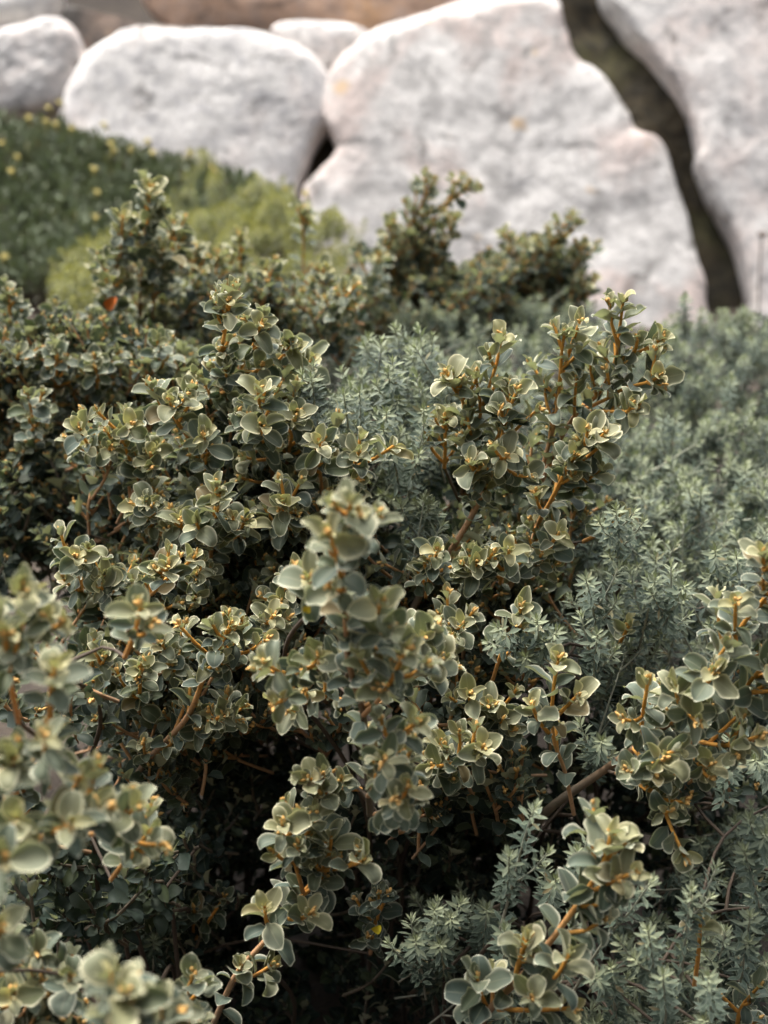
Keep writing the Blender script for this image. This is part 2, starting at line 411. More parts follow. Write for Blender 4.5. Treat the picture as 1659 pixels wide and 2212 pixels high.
# ---- needle-leaved sprig (whorls of four)
def needle_sprig(path, r0, L, rng, stem, lv, leafy=0.14, side=0.0, level=0, step=0.0082, sides=5):
    path = smooth_path(path, 0.012)
    seg = np.linalg.norm(np.diff(path, axis=0), axis=1); cum = np.concatenate([[0], np.cumsum(seg)]); tot = cum[-1]
    ft = tot - cum
    tube(stem, path, 0.0008 + (r0 - 0.0008) * np.clip(ft / tot, 0, 1), np.clip(ft / 0.3, 0, 1), sides)
    ref = perp(nrm(path[-1] - path[-2]), rng); phi = rng.uniform(0, 3)
    dist, k = 0.0, 0
    while dist < min(tot, leafy):
        q = tot - dist
        i = min(max(int(np.searchsorted(cum, q)) - 1, 0), len(path) - 2)
        p = path[i] + (path[i + 1] - path[i]) * ((q - cum[i]) / max(seg[i], 1e-9)); a = nrm(path[i + 1] - path[i])
        rr = nrm(ref - a * np.dot(ref, a))
        yg = max(0.0, 1.0 - 0.2 * k) * rng.uniform(0.7, 1.1)
        for w in range(4):
            if k > 8 and rng.rand() < 0.12 + 0.4 * dist / leafy: continue
            r = rot_about(rr, a, phi + w * math.pi / 2 + rng.uniform(-0.2, 0.2))
            th = math.radians(min(26 + 13 * k, 74)) + rng.uniform(-0.2, 0.2)
            d = nrm(a * math.cos(th) + r * math.sin(th) + rng.normal(size=3) * 0.04); nn = a * math.sin(th) - r * math.cos(th)
            lv.put(p, d, nn + rng.normal(size=3) * 0.06, L * min(1.0, 0.62 + 0.12 * k) * rng.uniform(0.8, 1.15), rng.rand(), yg)
        if level == 0 and dist > 0.03 and rng.rand() < side:
            r = rot_about(rr, a, rng.uniform(0, 6.28)); sl = rng.uniform(0.025, 0.07)
            d2 = nrm(a + r * 0.8 + UPW * 0.3)
            needle_sprig([p, p + d2 * sl * 0.5, p + d2 * sl * 0.5 + nrm(d2 + UPW * 0.4) * sl * 0.5], 0.001, L * 0.9, rng, stem, lv, leafy=sl, level=1, step=step)
        phi += math.pi / 4
        dist += step * min(1.0, 0.4 + 0.12 * k) * rng.uniform(0.85, 1.2); k += 1

# ------------------------------------------------------------------ things
def tag(o, label, cat, group=None, kind=None):
    o["label"] = label
    if cat: o["category"] = cat
    if group: o["group"] = group
    if kind: o["kind"] = kind
    return o

def thing(name, label, cat, loc, group=None):
    o = bpy.data.objects.new(name, None); COL.objects.link(o)
    o.location = tuple(loc); o.empty_display_size = 0.05
    return tag(o, label, cat, group)

def in_poly(x, y, poly):
    c = False; n = len(poly); j = n - 1
    for i in range(n):
        xi, yi = poly[i]; xj, yj = poly[j]
        if (yi > y) != (yj > y) and x < (xj - xi) * (y - yi) / (yj - yi) + xi: c = not c
        j = i
    return c

def sample_poly(poly, n, rng):
    xs = [p[0] for p in poly]; ys = [p[1] for p in poly]; out = []
    while len(out) < n:
        x, y = rng.uniform(min(xs), max(xs)), rng.uniform(min(ys), max(ys))
        if in_poly(x, y, poly): out.append((x, y))
    return out

def ground_h(x, y):
    h = 0.0
    if y > 5.0: h += min((y - 5.0) * 0.55, 3.4) - 0.25 * min(1, (y - 5.0) / 0.5)
    return h + 0.03 * mnoise.noise(Vector((x * 1.3, y * 1.3, 2.0))) + 0.10 * mnoise.noise(Vector((x * 0.3, y * 0.3, 7.0)))

def woody(root_xyz, targets, rng, parent, mat, name, r0=0.0036):
    """woody stems from the foot of the plant up to where each leafy branch starts"""
    acc = Acc()
    b = np.array(root_xyz); made = []
    for i, t in enumerate(targets):
        t = np.asarray(t); h = t[2] - b[2]
        low = [q for q in made if q[2] < t[2] - 0.03]
        if i >= 3 and low:                                # joins the nearest stem below it
            q = min(low, key=lambda v: np.linalg.norm(v - t) + 0.3 * abs(v[2] - t[2] + 0.1))
            p = smooth_path([q, q + (t - q) * 0.5 + np.array([rng.normal() * 0.015, 0.03, 0.0]), t], 0.03); s = np.linspace(0.0, -0.35, len(p))
        else:
            m1 = b + (t - b) * 0.33 + np.array([rng.normal() * 0.04, 0.05 + rng.normal() * 0.04, h * 0.16])
            m2 = b + (t - b) * 0.7 + np.array([rng.normal() * 0.03, 0.08 + rng.normal() * 0.03, h * 0.08])
            p = smooth_path([b + np.array([rng.normal() * 0.03, rng.normal() * 0.03, -0.03]), m1, m2, t], 0.03); s = np.linspace(1, 0, len(p))
        made.extend(p[1:-1])
        tube(acc, p, 0.0020 + 0.0016 * s * (1 if s[0] <= 0 else (r0 - 0.0020) / 0.0016), 0.4 + 0.6 * np.abs(s), 6)
    return acc.build(name, mat, parent, b)

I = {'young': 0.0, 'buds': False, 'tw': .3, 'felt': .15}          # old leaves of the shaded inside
ROUND_GROUP = "round-leaved shrubs in front of the boulders"
def round_shrub(label, seed, branches, fill=(), lo=False, L=0.0275, foot=None, extra=None):
    """branches: (d_base, d_tip, [(x, y) ...] base to tip, options);  fill: (polygon, count, d_near, d_far)"""
    rng = np.random.RandomState(seed)
    wp = []
    for b in branches:
        pts = b[2]; t = np.linspace(0, 1, len(pts))
        wp.append([at(x, y, b[0] + (b[1] - b[0]) * s) for (x, y), s in zip(pts, t)])
    starts = [w[0] for w in wp]
    if foot is None:
        c = np.mean(starts, 0) if starts else at(np.mean([p[0] for p in fill[0][0]]), np.mean([p[1] for p in fill[0][0]]), fill[0][3])
        foot = np.array([c[0], c[1] + 0.34, 0.0])
    foot = np.array([foot[0], foot[1], ground_h(foot[0], foot[1])])
    root = thing("round_leaf_shrub", label, "shrub", foot, ROUND_GROUP)
    for b, w in zip(branches, wp):
        o = b[3] if len(b) > 3 else {}
        stem, lv, bud = Acc(), Leaves(), Acc()
        tot = sum(np.linalg.norm(w[i + 1] - w[i]) for i in range(len(w) - 1))
        round_shoot(w, o.get('r', 0.0024), L * o.get('L', 1.0), rng, stem, lv, bud, tw=o.get('tw', 0.5), leafy=o.get('leafy', max(0.06, tot * 0.95)),
                    bare=o.get('bare', 0.0), young0=o.get('young', 1.35 if lo else 1.15))
        so = stem.build("branch", M_STEM, root, foot)
        lv.acc(rng, LO if lo else HI).build("leaves", M_LEAF, so, foot, extra=(bud, M_BUD))
    free = []
    for i, st in enumerate(starts):                       # forks that spring from another branch need no stem of their own
        near = min([np.min(np.linalg.norm(smooth_path(w, 0.02) - st, axis=1)) for j, w in enumerate(wp) if j < i] or [9.0])
        if near > 0.035: free.append(st)
    woody(foot, free, rng, root, M_TRUNK, "woody_stem")
    if fill:
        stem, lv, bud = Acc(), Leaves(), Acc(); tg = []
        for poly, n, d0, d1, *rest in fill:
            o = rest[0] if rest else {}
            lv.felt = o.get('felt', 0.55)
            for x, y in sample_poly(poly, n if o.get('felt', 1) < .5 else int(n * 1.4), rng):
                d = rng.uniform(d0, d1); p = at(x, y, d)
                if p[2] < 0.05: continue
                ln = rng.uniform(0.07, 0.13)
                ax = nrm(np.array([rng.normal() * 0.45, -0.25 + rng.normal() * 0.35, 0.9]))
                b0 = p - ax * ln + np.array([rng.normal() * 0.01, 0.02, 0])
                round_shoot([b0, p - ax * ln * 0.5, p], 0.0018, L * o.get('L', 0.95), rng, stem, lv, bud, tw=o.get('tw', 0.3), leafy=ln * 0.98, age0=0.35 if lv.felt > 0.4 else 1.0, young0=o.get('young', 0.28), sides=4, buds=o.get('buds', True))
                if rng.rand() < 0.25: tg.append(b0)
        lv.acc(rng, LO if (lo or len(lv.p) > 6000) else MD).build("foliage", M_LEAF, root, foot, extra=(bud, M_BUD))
        stem.build("twigs", M_STEM, root, foot)
        if tg: woody(foot, tg[:14], rng, root, M_TRUNK, "inner_stems", 0.005)
    return root, foot, rng

NEEDLE_GROUP = "grey-green needle-leaved bushes"
def needle_bush(label, seed, sprigs, fill, L=0.0172, lo=False):
    rng = np.random.RandomState(seed)
    wp = [[at(x, y, b[0] + (b[1] - b[0]) * s) for (x, y), s in zip(b[2], np.linspace(0, 1, len(b[2])))] for b in sprigs]
    poly, n, dtop, dbot = fill[0][:4]
    cx, cy = np.mean([p[0] for p in poly]), np.mean([p[1] for p in poly])
    c = at(cx, cy, 0.5 * (dtop + dbot)); foot = np.array([c[0], c[1] + 0.15, ground_h(c[0], c[1] + 0.15)])
    root = thing("needle_leaf_bush", label, "bush", foot, NEEDLE_GROUP)
    for b, w in zip(sprigs, wp):
        o = b[3] if len(b) > 3 else {}
        stem, lv = Acc(), Leaves()
        needle_sprig(w, 0.0018, L * o.get('L', 1.0), rng, stem, lv, leafy=o.get('leafy', 0.3), side=o.get('side', 0.22))
        so = stem.build("sprig", M_NSTEM, root, foot)
        lv.acc(rng, ND).build("needles", M_NEEDLE, so, foot)
    stem, lv = Acc(), Leaves(); tg = [w[0] for w in wp]
    for poly, n, dtop, dbot, *rest in fill:
        o = rest[0] if rest else {}
        ys = [p[1] for p in poly]; y0, y1 = min(ys), max(ys)
        for x, y in sample_poly(poly, int(n * 1.2), rng):
            t = (y - y0) / (y1 - y0)
            d = dtop + (dbot - dtop) * t + rng.uniform(-0.04, o.get('deep', 0.22))
            p = at(x, y, d)
            cl = mnoise.noise(Vector((p[0] * 7.0, p[1] * 7.0, p[2] * 7.0 + seed)))          # clumps and hollows
            if cl < -0.08 and rng.rand() < 0.72 and not o.get('solid'): continue
            p = p + UPW * 0.07 * cl
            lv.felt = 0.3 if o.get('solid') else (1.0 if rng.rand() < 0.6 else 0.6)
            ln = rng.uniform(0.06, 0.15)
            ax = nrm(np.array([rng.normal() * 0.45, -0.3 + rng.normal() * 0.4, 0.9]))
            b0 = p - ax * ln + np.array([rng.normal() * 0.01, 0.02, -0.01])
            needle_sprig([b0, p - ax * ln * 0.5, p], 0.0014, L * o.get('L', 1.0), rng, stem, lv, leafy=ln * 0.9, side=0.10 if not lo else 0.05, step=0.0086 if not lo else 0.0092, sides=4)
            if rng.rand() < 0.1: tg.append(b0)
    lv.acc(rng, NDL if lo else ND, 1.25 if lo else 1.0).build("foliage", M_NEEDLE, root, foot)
    stem.build("twigs", M_NSTEM, root, foot)
    woody(foot, tg[:24], rng, root, M_TRUNK, "woody_stem", 0.005)
    return root

# ------------------------------------------------------------------ setting: ground
def build_ground():
    acc = Acc()
    xs = np.concatenate([np.linspace(-60, -4.5, 14), np.linspace(-4, 4, 50), np.linspace(4.5, 60, 14)])
    ys = np.concatenate([np.linspace(-30, -0.5, 12), np.linspace(0, 9, 60), np.linspace(10, 80, 14)])
    v = np.array([(x, y, ground_h(x, y)) for y in ys for x in xs])
    m = len(xs); i = np.arange(len(ys) - 1)[:, None] * m; j = np.arange(m - 1)[None, :]
    f = np.stack([i + j, i + j + 1, i + m + j + 1, i + m + j], -1).reshape(-1, 4)
    o = acc; o.add(v, f, np.ones((len(v), 4)))
    g = acc.build("ground", M_SOIL); tag(g, "brown soil under the bushes and boulders", None, kind="structure")
build_ground()

# ------------------------------------------------------------------ boulders
RP0 = at(829, 420, 5.4); SL = math.radians(58)
RN = np.array([0, -math.sin(SL), math.cos(SL)]); RU = np.array([0, math.cos(SL), math.sin(SL)])

def on_slope(x, y, off):
    r = at(x, y, 1.0) - CAM
    p0 = RP0 + RN * off
    t = np.dot(p0 - CAM, RN) / np.dot(r, RN)
    return CAM + r * t

def boulder(name, label, outline, mat, H, off, seed, rough=0.05, p=3.2, centre=None, cat="boulder", group=None):
    rng = np.random.RandomState(seed)
    w = np.array([on_slope(x, y, off) for x, y in outline])
    c = w.mean(0) if centre is None else on_slope(centre[0], centre[1], off)
    s = (w - c) @ RGT; t = (w - c) @ RU
    # smooth closed outline, resampled evenly
    q = np.stack([s, t], -1); k = len(q); out = []
    for i in range(k):
        a, b, c2, d = q[i - 1], q[i], q[(i + 1) % k], q[(i + 2) % k]
        for e in np.linspace(0, 1, 10, endpoint=False):
            out.append(0.5 * (2 * b + (c2 - a) * e + (2 * a - 5 * b + 4 * c2 - d) * e ** 2 + (3 * b - a - 3 * c2 + d) * e ** 3))
    out = np.array(out); A = len(out)
    sj = rng.uniform(0, 50)
    jit = np.array([mnoise.fractal(Vector((q0[0] * 7 + sj, q0[1] * 7, sj)), 0.8, 2.2, 4) for q0 in out])
    out = out * (1 + 0.022 * jit)[:, None]                # ragged edge
    rings = np.concatenate([np.linspace(0.0, 0.8, 34), np.linspace(0.82, 1.0, 14), np.linspace(0.98, 0.02, 12)])
    sign = np.concatenate([np.ones(48), -np.ones(12)])
    V = []
    for r, sg in zip(rings, sign):
        h = sg * H * (1 - min(r, 1) ** p) ** (1 / p) * (1.0 if sg > 0 else 0.9)
        V.append(c + out[:, :1] * r * RGT + out[:, 1:] * r * RU + RN * h)
    V = np.concatenate(V)
    sd = Vector((seed * 3.1, seed * 1.7, seed * 0.9))
    for i in range(len(V)):
        v = Vector(V[i])
        n1 = mnoise.fractal(v * 1.6 + sd, 1.0, 2.0, 3); n2 = mnoise.fractal(v * 5.0 + sd, 0.8, 2.1, 6) + 0.25 * (abs(mnoise.noise(v * 9.0 + sd)) - 0.3)
        dirv = nrm(V[i] - c) * 0.45 + RN * 0.55
        V[i] = V[i] + dirv * (rough * n1 + rough * 0.28 * n2)
    for _ in range(9):                                    # broken, flat faces
        al = rng.uniform(0.3, 0.75); ph = rng.uniform(0, 6.283)
        nk = RN * math.cos(al) + (RGT * math.cos(ph) + RU * math.sin(ph)) * math.sin(al)
        e = (V - c) @ nk; dk = e.max() * rng.uniform(0.945, 0.985)
        V = V - np.clip(e - dk, 0, None)[:, None] * 0.9 * nk
    R = len(rings)
    i = np.arange(R - 1)[:, None] * A; j = np.arange(A)[None, :]; j2 = (j + 1) % A
    F = np.stack([i + j, i + A + j, i + A + j2, i + j2], -1).reshape(-1, 4)[:, ::-1]
    acc = Acc(); acc.add(V, F, np.ones((len(V), 4)))
    o = acc.build(name, mat, None, c); o.location = tuple(c)
    tag(o, label, cat, group)
    return o

RG = "pale boulders behind the bushes"
boulder("boulder", "largest white boulder, rounded top, left of the dark diagonal crevice",
        [(660, 430), (712, 372), (728, 330), (702, 262), (714, 170), (784, 80), (890, 38), (1040, 2), (1120, -12), (1195, 0), (1214, 62), (1238, 140),
         (1292, 182), (1336, 232), (1358, 262), (1366, 296), (1412, 318), (1440, 360), (1452, 400), (1476, 452), (1500, 560), (1522, 690), (1540, 800), (1300, 860), (950, 840), (760, 760), (640, 560)],
        M_ROCK1, 0.12, 0.0, 3, rough=.03, p=7.0, centre=(1080, 420), group=RG)
boulder("boulder", "long low white boulder behind the flowering mound",
        [(135, 240), (175, 155), (240, 98), (300, 76), (390, 82), (470, 84), (540, 84), (600, 104), (655, 120), (704, 158), (724, 225), (708, 276), (680, 325), (656, 400),
         (610, 500), (420, 520), (220, 470), (130, 350)], M_ROCK2, 0.11, 0.0, 7, rough=.03, p=6.0, group=RG)
boulder("boulder", "grey-speckled white boulder right of the dark diagonal crevice",
        [(1290, -60), (1338, 55), (1380, 112), (1436, 190), (1480, 262), (1502, 330), (1504, 372), (1540, 455), (1586, 545), (1612, 650), (1655, 800), (1900, 900), (2200, 600), (2150, 100), (1800, -200), (1450, -190)],
        M_ROCK3, 0.12, 0.02, 11, rough=.03, p=8, group=RG)
boulder("boulder", "small grey-white boulder at the left edge above the mound",
        [(-90, 120), (-10, 92), (60, 66), (130, 52), (172, 80), (194, 132), (186, 188), (140, 232), (60, 262), (-40, 270), (-110, 220)], M_ROCK3, 0.12, -0.04, 13, rough=.045, p=4.5, group=RG)
boulder("boulder", "white slab of rock in the top left corner",
        [(-140, 20), (-60, -60), (60, -70), (128, -20), (126, 22), (96, 56), (30, 66), (-60, 74)], M_ROCK2, 0.12, -0.1, 17, group=RG)
boulder("rock_ledge", "dark grey rock ledge above the long white boulder",
        [(90, 10), (140, 34), (200, 44), (320, 58), (460, 72), (600, 78), (740, 92), (800, 110), (770, 150), (705, 220), (560, 180), (380, 150), (250, 150), (190, 170), (130, 110)], M_LEDGE, 0.07, -0.24, 19, rough=0.04, centre=(400, 85), cat="rock")
boulder("boulder", "small lichen-spotted rock wedged above the two largest white boulders",
        [(590, 66), (690, 58), (790, 74), (790, 108), (736, 165), (690, 176), (630, 130)], M_ROCK3, 0.1, -0.10, 23, rough=0.03, cat="rock")
boulder("orange_rock", "rust-orange rock face along the top edge",
        [(300, -60), (420, -160), (800, -260), (1250, -230), (1400, -60), (1200, 50), (980, 95), (800, 130), (600, 95), (400, 80), (310, 20)], M_RUST, 0.12, -0.5, 29, cat="rock", centre=(800, -70))
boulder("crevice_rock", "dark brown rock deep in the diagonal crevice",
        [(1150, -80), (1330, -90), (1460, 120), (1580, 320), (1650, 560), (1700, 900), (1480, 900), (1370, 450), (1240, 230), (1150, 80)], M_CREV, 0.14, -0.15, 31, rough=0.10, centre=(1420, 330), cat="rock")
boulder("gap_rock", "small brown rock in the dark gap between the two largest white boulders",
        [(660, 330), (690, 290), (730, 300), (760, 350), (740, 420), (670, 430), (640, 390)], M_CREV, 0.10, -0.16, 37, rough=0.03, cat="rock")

# thin dry stalk standing before the right boulder
def dry_stalk():
    p = [at(1636, 700, 4.3), at(1640, 600, 4.3), at(1646, 512, 4.3)]
    b = p[0] * 1.0; b[2] = ground_h(b[0], b[1])
    root = thing("dry_stalk", "thin dark dry stalk with a seed head before the right boulder", "stalk", b)
    a = Acc(); q = smooth_path([b] + p, 0.03); tube(a, q, np.linspace(0.004, 0.0025, len(q)), np.ones(len(q)), 6); a.build("stem", M_DEAD, root, b)
    h = Acc()
    for k in range(9):
        ax = nrm(np.array([math.sin(k * 2.4) * 0.8, math.cos(k * 2.4) * 0.8, 0.7])); ball(h, p[-1], ax, 0.02, 0.005)
    h.build("seed_head", M_DEAD, root, b)
dry_stalk()

# ------------------------------------------------------------------ flowering mound and lime bushes (far, left)
def mound():
    rng = np.random.RandomState(77)
    poly = [(-420, 215), (-120, 225), (0, 245), (120, 262), (240, 300), (330, 330), (420, 350), (500, 365), (580, 395), (640, 425), (660, 470), (520, 520), (300, 560), (200, 580), (0, 600), (-420, 640)]
    def depth(x, y): return 4.75 - (y - 240) / 340 * 1.0 - 0.25 * max(0, (300 - x)) / 300 * 0.3
    c = at(200, 420, 4.4); foot = np.array([c[0], c[1], ground_h(c[0], c[1])])
    root = thing("flowering_mound", "dark green mound with scattered yellow flowers before the left boulders", "bush", foot)
    lv, stem = Leaves(), Acc()
    pts = sample_poly(poly, 3600, rng)
    tg = []
    for x, y in pts:
        d = depth(x, y) + rng.uniform(-0.03, 0.25); p = at(x, y, d)
        clump = mnoise.noise(Vector((x * 0.014, y * 0.02, 1.0)))
        ax0 = nrm(np.array([rng.normal() * 0.3, -0.25 + rng.normal() * 0.25, 1.0]))
        ln = rng.uniform(0.06, 0.11)
        for k in range(12):
            q = p - ax0 * ln * rng.uniform(0.05, 1.0)
            dd = nrm(ax0 + rng.normal(size=3) * 0.33)
            lv.put(q, dd, rng.normal(size=3), rng.uniform(0.03, 0.055), np.clip(0.55 + clump + rng.normal() * 0.25, 0, 1), max(0, rng.normal() * 0.25))
        tube(stem, [p - ax0 * ln * 1.6, p - ax0 * ln * 0.2], [0.003, 0.002], [1, 0.6], 4)
        if rng.rand() < 0.02: tg.append(p - ax0 * ln)
    lv.acc(rng, NDL, 1.25).build("foliage", M_MOUND, root, foot)
    stem.build("stems", M_NSTEM, root, foot)
    woody(foot, tg, rng, root, M_TRUNK, "woody_stem", 0.006)
    fl = [(62, 255), (100, 262), (105, 232), (38, 340), (120, 268), (155, 278), (225, 270), (210, 415), (203, 365), (246, 325), (240, 310), (284, 322), (462, 368), (455, 358),
          (535, 415), (618, 408), (330, 330), (410, 330), (5, 310), (25, 370), (10, 555), (205, 470), (130, 220), (660, 418), (320, 305)]
    for x, y in fl:
        a = Acc(); p = at(x, y, depth(x, y) - 0.06)
        n = rng.randint(9, 13); ax = nrm(np.array([rng.normal() * 0.3, -0.5, 1.0])); r0 = perp(ax, rng)
        for k in range(n):
            r = rot_about(r0, ax, 2 * math.pi * k / n)
            ball(a, p, nrm(r + ax * rng.uniform(0.15, 0.6)), rng.uniform(0.009, 0.015), 0.003, 5, 4)
        ball(a, p - ax * 0.03, ax, 0.034, 0.006, 5, 4)
        a.build("flower", M_PETAL, root, foot)
mound()

def lime_bush(label, seed, poly, dtop, dbot, n):
    rng = np.random.RandomState(seed)
    cx, cy = np.mean([p[0] for p in poly]), np.mean([p[1] for p in poly]); c = at(cx, cy, dbot + 0.2)
    foot = np.array([c[0], c[1], ground_h(c[0], c[1])])
    root = thing("lime_green_bush", label, "bush", foot, "bright yellow-green feathery bushes")
    stem, lv = Acc(), Leaves(); ys = [p[1] for p in poly]; tg = []
    for x, y in sample_poly(poly, n, rng):
        t = (y - min(ys)) / (max(ys) - min(ys)); d = dtop + (dbot - dtop) * t + rng.uniform(0, 0.2)
        hgt = mnoise.noise(Vector((x * 0.017, y * 0.017, seed)))
        if hgt < -0.12 and rng.rand() < 0.75: continue
        p = at(x, y, d) + UPW * 0.16 * hgt
        ax = nrm(np.array([rng.normal() * 0.5, -0.3 + rng.normal() * 0.3, 0.8])); ln = rng.uniform(0.06, 0.12)
        needle_sprig([p - ax * ln, p - ax * ln * 0.4, p], 0.0015, 0.019, rng, stem, lv, leafy=ln * 0.9, side=0.15, step=0.011, sides=4)
        if rng.rand() < 0.1: tg.append(p - ax * ln)
    lv.acc(rng, NDL, 1.2).build("foliage", M_LIME, root, foot)
    stem.build("twigs", M_NSTEM, root, foot)
    woody(foot, tg[:25], rng, root, M_TRUNK, "woody_stem", 0.005)
lime_bush("bright lime-green feathery bush at the right end of the flowering mound", 81,
          [(350, 430), (420, 390), (520, 395), (600, 410), (660, 440), (760, 490), (770, 560), (640, 590), (520, 560), (420, 540), (360, 500)], 3.9, 3.3, 330)
lime_bush("lime-green feathery bush in front of the dark foot of the mound", 82,
          [(100, 600), (150, 540), (200, 505), (250, 520), (300, 600), (260, 690), (180, 690), (120, 660)], 3.5, 3.05, 170)

# ------------------------------------------------------------------ round-leaved shrubs
# 1 far tall left
r1, f1, g1 = round_shrub("tall dark shrub in front of the lime bush, with one rust-red leaf", 101, [
    (2.55, 2.2, [(250, 900), (240, 760), (235, 640), (258, 560), (265, 470)], {'r': .004, 'tw': .6}),
    (2.55, 2.2, [(300, 880), (300, 740), (305, 600), (315, 500), (325, 405)], {'r': .004, 'tw': .6}),
    (2.6, 2.3, [(340, 860), (360, 700), (370, 580), (375, 480)], {'tw': .55}),
    (2.5, 2.25, [(220, 880), (225, 760), (240, 660), (250, 610)], {'tw': .6}),
    (2.5, 2.25, [(330, 780), (330, 680), (345, 590), (350, 540)], {'tw': .6}),
], fill=[([(220, 640), (400, 640), (420, 860), (200, 860)], 55, 2.35, 2.7)], lo=True, L=.036)
# 2 far centre-left low
round_shrub("shrub with several short heads right of the tall dark shrub", 102, [
    (2.6, 2.45, [(520, 720), (520, 620), (518, 505)], {'tw': .6}),
    (2.6, 2.45, [(430, 720), (420, 620), (415, 530)], {'tw': .55}),
    (2.8, 2.65, [(655, 640), (655, 560), (655, 452)], {'tw': .6}),
    (2.5, 2.3, [(690, 720), (690, 650), (700, 580)], {'tw': .6}),
    (2.5, 2.3, [(600, 720), (590, 640), (575, 580)], {'tw': .6}),
    (2.4, 2.2, [(710, 750), (735, 690), (745, 620)], {'tw': .5}),
    (2.6, 2.4, [(470, 720), (465, 640), (470, 545)], {'tw': .6}),
], fill=[([(400, 620), (520, 590), (600, 610), (680, 590), (760, 640), (700, 720), (560, 800), (430, 900), (380, 800)], 95, 2.25, 2.7)], lo=True, L=.030)
# 3, 4 shoots against the big boulder
round_shrub("leafy shrub rising highest in front of the largest white boulder", 103, [
    (3.0, 2.8, [(860, 700), (862, 600), (880, 500), (915, 430), (920, 372)], {'r': .004, 'tw': .7}),
    (3.0, 2.8, [(870, 650), (900, 540), (950, 450), (1030, 400)], {'tw': .6}),
    (2.95, 2.8, [(850, 660), (835, 590), (830, 530), (850, 480)], {'tw': .7}),
    (2.95, 2.8, [(890, 640), (925, 580), (960, 520), (985, 465)], {'tw': .6}),
    (2.9, 2.7, [(815, 720), (812, 640), (818, 550)], {'tw': .35}),
], fill=[([(820, 520), (900, 470), (960, 500), (960, 620), (830, 640)], 34, 2.85, 3.0),
         ([(760, 610), (1000, 575), (1110, 575), (1110, 660), (770, 690)], 34, 2.72, 2.95)], lo=True, L=.030)
round_shrub("leafy shrub with a slanting top below the dark diagonal crevice", 104, [
    (3.05, 2.9, [(1190, 720), (1180, 620), (1190, 540), (1235, 460)], {'r': .004, 'tw': .7}),
    (3.05, 2.9, [(1160, 700), (1140, 600), (1110, 540), (1085, 500)], {'tw': .6}),
    (3.05, 2.9, [(1200, 700), (1220, 620), (1250, 560), (1262, 530)], {'tw': .7}),
    (3.0, 2.9, [(1240, 740), (1262, 660), (1285, 600)], {'tw': .5}),
    (3.0, 2.9, [(1020, 680), (1015, 620), (1020, 575)], {'tw': .5}),
    (3.0, 2.9, [(1080, 680), (1075, 620), (1090, 570)], {'tw': .5}),
], fill=[([(1090, 520), (1170, 500), (1250, 540), (1270, 650), (1150, 680), (1000, 640), (990, 590)], 50, 2.92, 3.1)], lo=True, L=.030)
# 5 dark mass at left
round_shrub("broad dark shrub along the left edge below the tall dark shrub", 105, [
    (2.3, 2.1, [(30, 800), (25, 720), (18, 630)], {'tw': .5, 'young': .5}),
    (2.5, 2.35, [(120, 800), (120, 730), (122, 655)], {'tw': .5, 'young': .5}),
    (2.1, 1.95, [(110, 900), (120, 830), (125, 765)], {'tw': .5, 'young': .5}),
    (2.1, 1.95, [(215, 900), (210, 830), (205, 770)], {'tw': .5, 'young': .5}),
    (2.1, 1.9, [(340, 860), (345, 800), (340, 735)], {'tw': .5, 'young': .5}),
    (2.0, 1.85, [(60, 980), (70, 910), (60, 850)], {'tw': .5, 'young': .5}),
    (2.1, 1.95, [(20, 900), (30, 830), (40, 760)], {'tw': .5, 'young': .5}),
], fill=[([(-420, 720), (-60, 690), (-60, 1250), (-420, 1250)], 110, 2.0, 2.5, {'young': .3}),
         ([(-60, 700), (120, 680), (250, 690), (420, 720), (440, 850), (330, 980), (180, 1010), (-60, 1010)], 210, 1.95, 2.45, {'young': .22, 'felt': .45, 'tw': .4}),
         ([(-60, 980), (300, 960), (300, 1150), (150, 1210), (-60, 1230)], 90, 1.9, 2.3, {'young': .1, 'felt': .3})], lo=True, L=.030)
# 6 centre-left
round_shrub("upright shrub with cream-edged leaves and rust twigs left of the needle-leaved bush", 106, [
    (1.80, 1.58, [(410, 950), (440, 890), (488, 825), (478, 765), (487, 712), (492, 650)], {'tw': .5, 'r': .003}),
    (1.80, 1.60, [(420, 940), (455, 862), (505, 812), (545, 752), (552, 727), (565, 700)], {'tw': .4, 'r': .003}),
    (1.80, 1.66, [(500, 860), (560, 810), (605, 775), (630, 740)], {'tw': .62}),
    (1.84, 1.72, [(600, 880), (640, 820), (675, 775)], {'tw': .62}),
    (1.75, 1.56, [(592, 1065), (588, 1020), (575, 977), (552, 932), (560, 885), (557, 840)], {'tw': .55, 'r': .003}),
    (1.75, 1.56, [(590, 1020), (570, 960), (565, 918)], {'tw': .3}),
    (1.72, 1.60, [(410, 950), (380, 907), (367, 866)], {'tw': .55}),
    (1.74, 1.60, [(450, 1030), (446, 985), (440, 940)], {'tw': .62}),
    (1.75, 1.60, [(620, 1000), (630, 940), (640, 890)], {'tw': .62}),
    (1.75, 1.56, [(695, 1100), (694, 1045), (688, 990), (690, 955)], {'tw': .62}),
    (1.75, 1.56, [(740, 1100), (755, 1040), (775, 975)], {'tw': .62}),
    (1.72, 1.55, [(452, 1260), (455, 1205), (460, 1125), (475, 1065)], {'tw': .4, 'r': .003}),
    (1.72, 1.58, [(520, 1210), (512, 1170), (528, 1125)], {'tw': .62}),
    (1.72, 1.56, [(625, 1200), (620, 1130), (612, 1085)], {'tw': .62}),
    (1.74, 1.6, [(420, 1200), (400, 1160), (390, 1125)], {'tw': .62}),
], fill=[([(420, 830), (560, 760), (680, 800), (690, 950), (640, 1060), (430, 1060)], 45, 1.7, 1.92),
         ([(400, 1040), (830, 1040), (850, 1260), (640, 1330), (430, 1330)], 105, 1.64, 1.95),
         ([(380, 1000), (900, 1000), (900, 1500), (380, 1500)], 150, 1.95, 2.4, I)], L=.031)
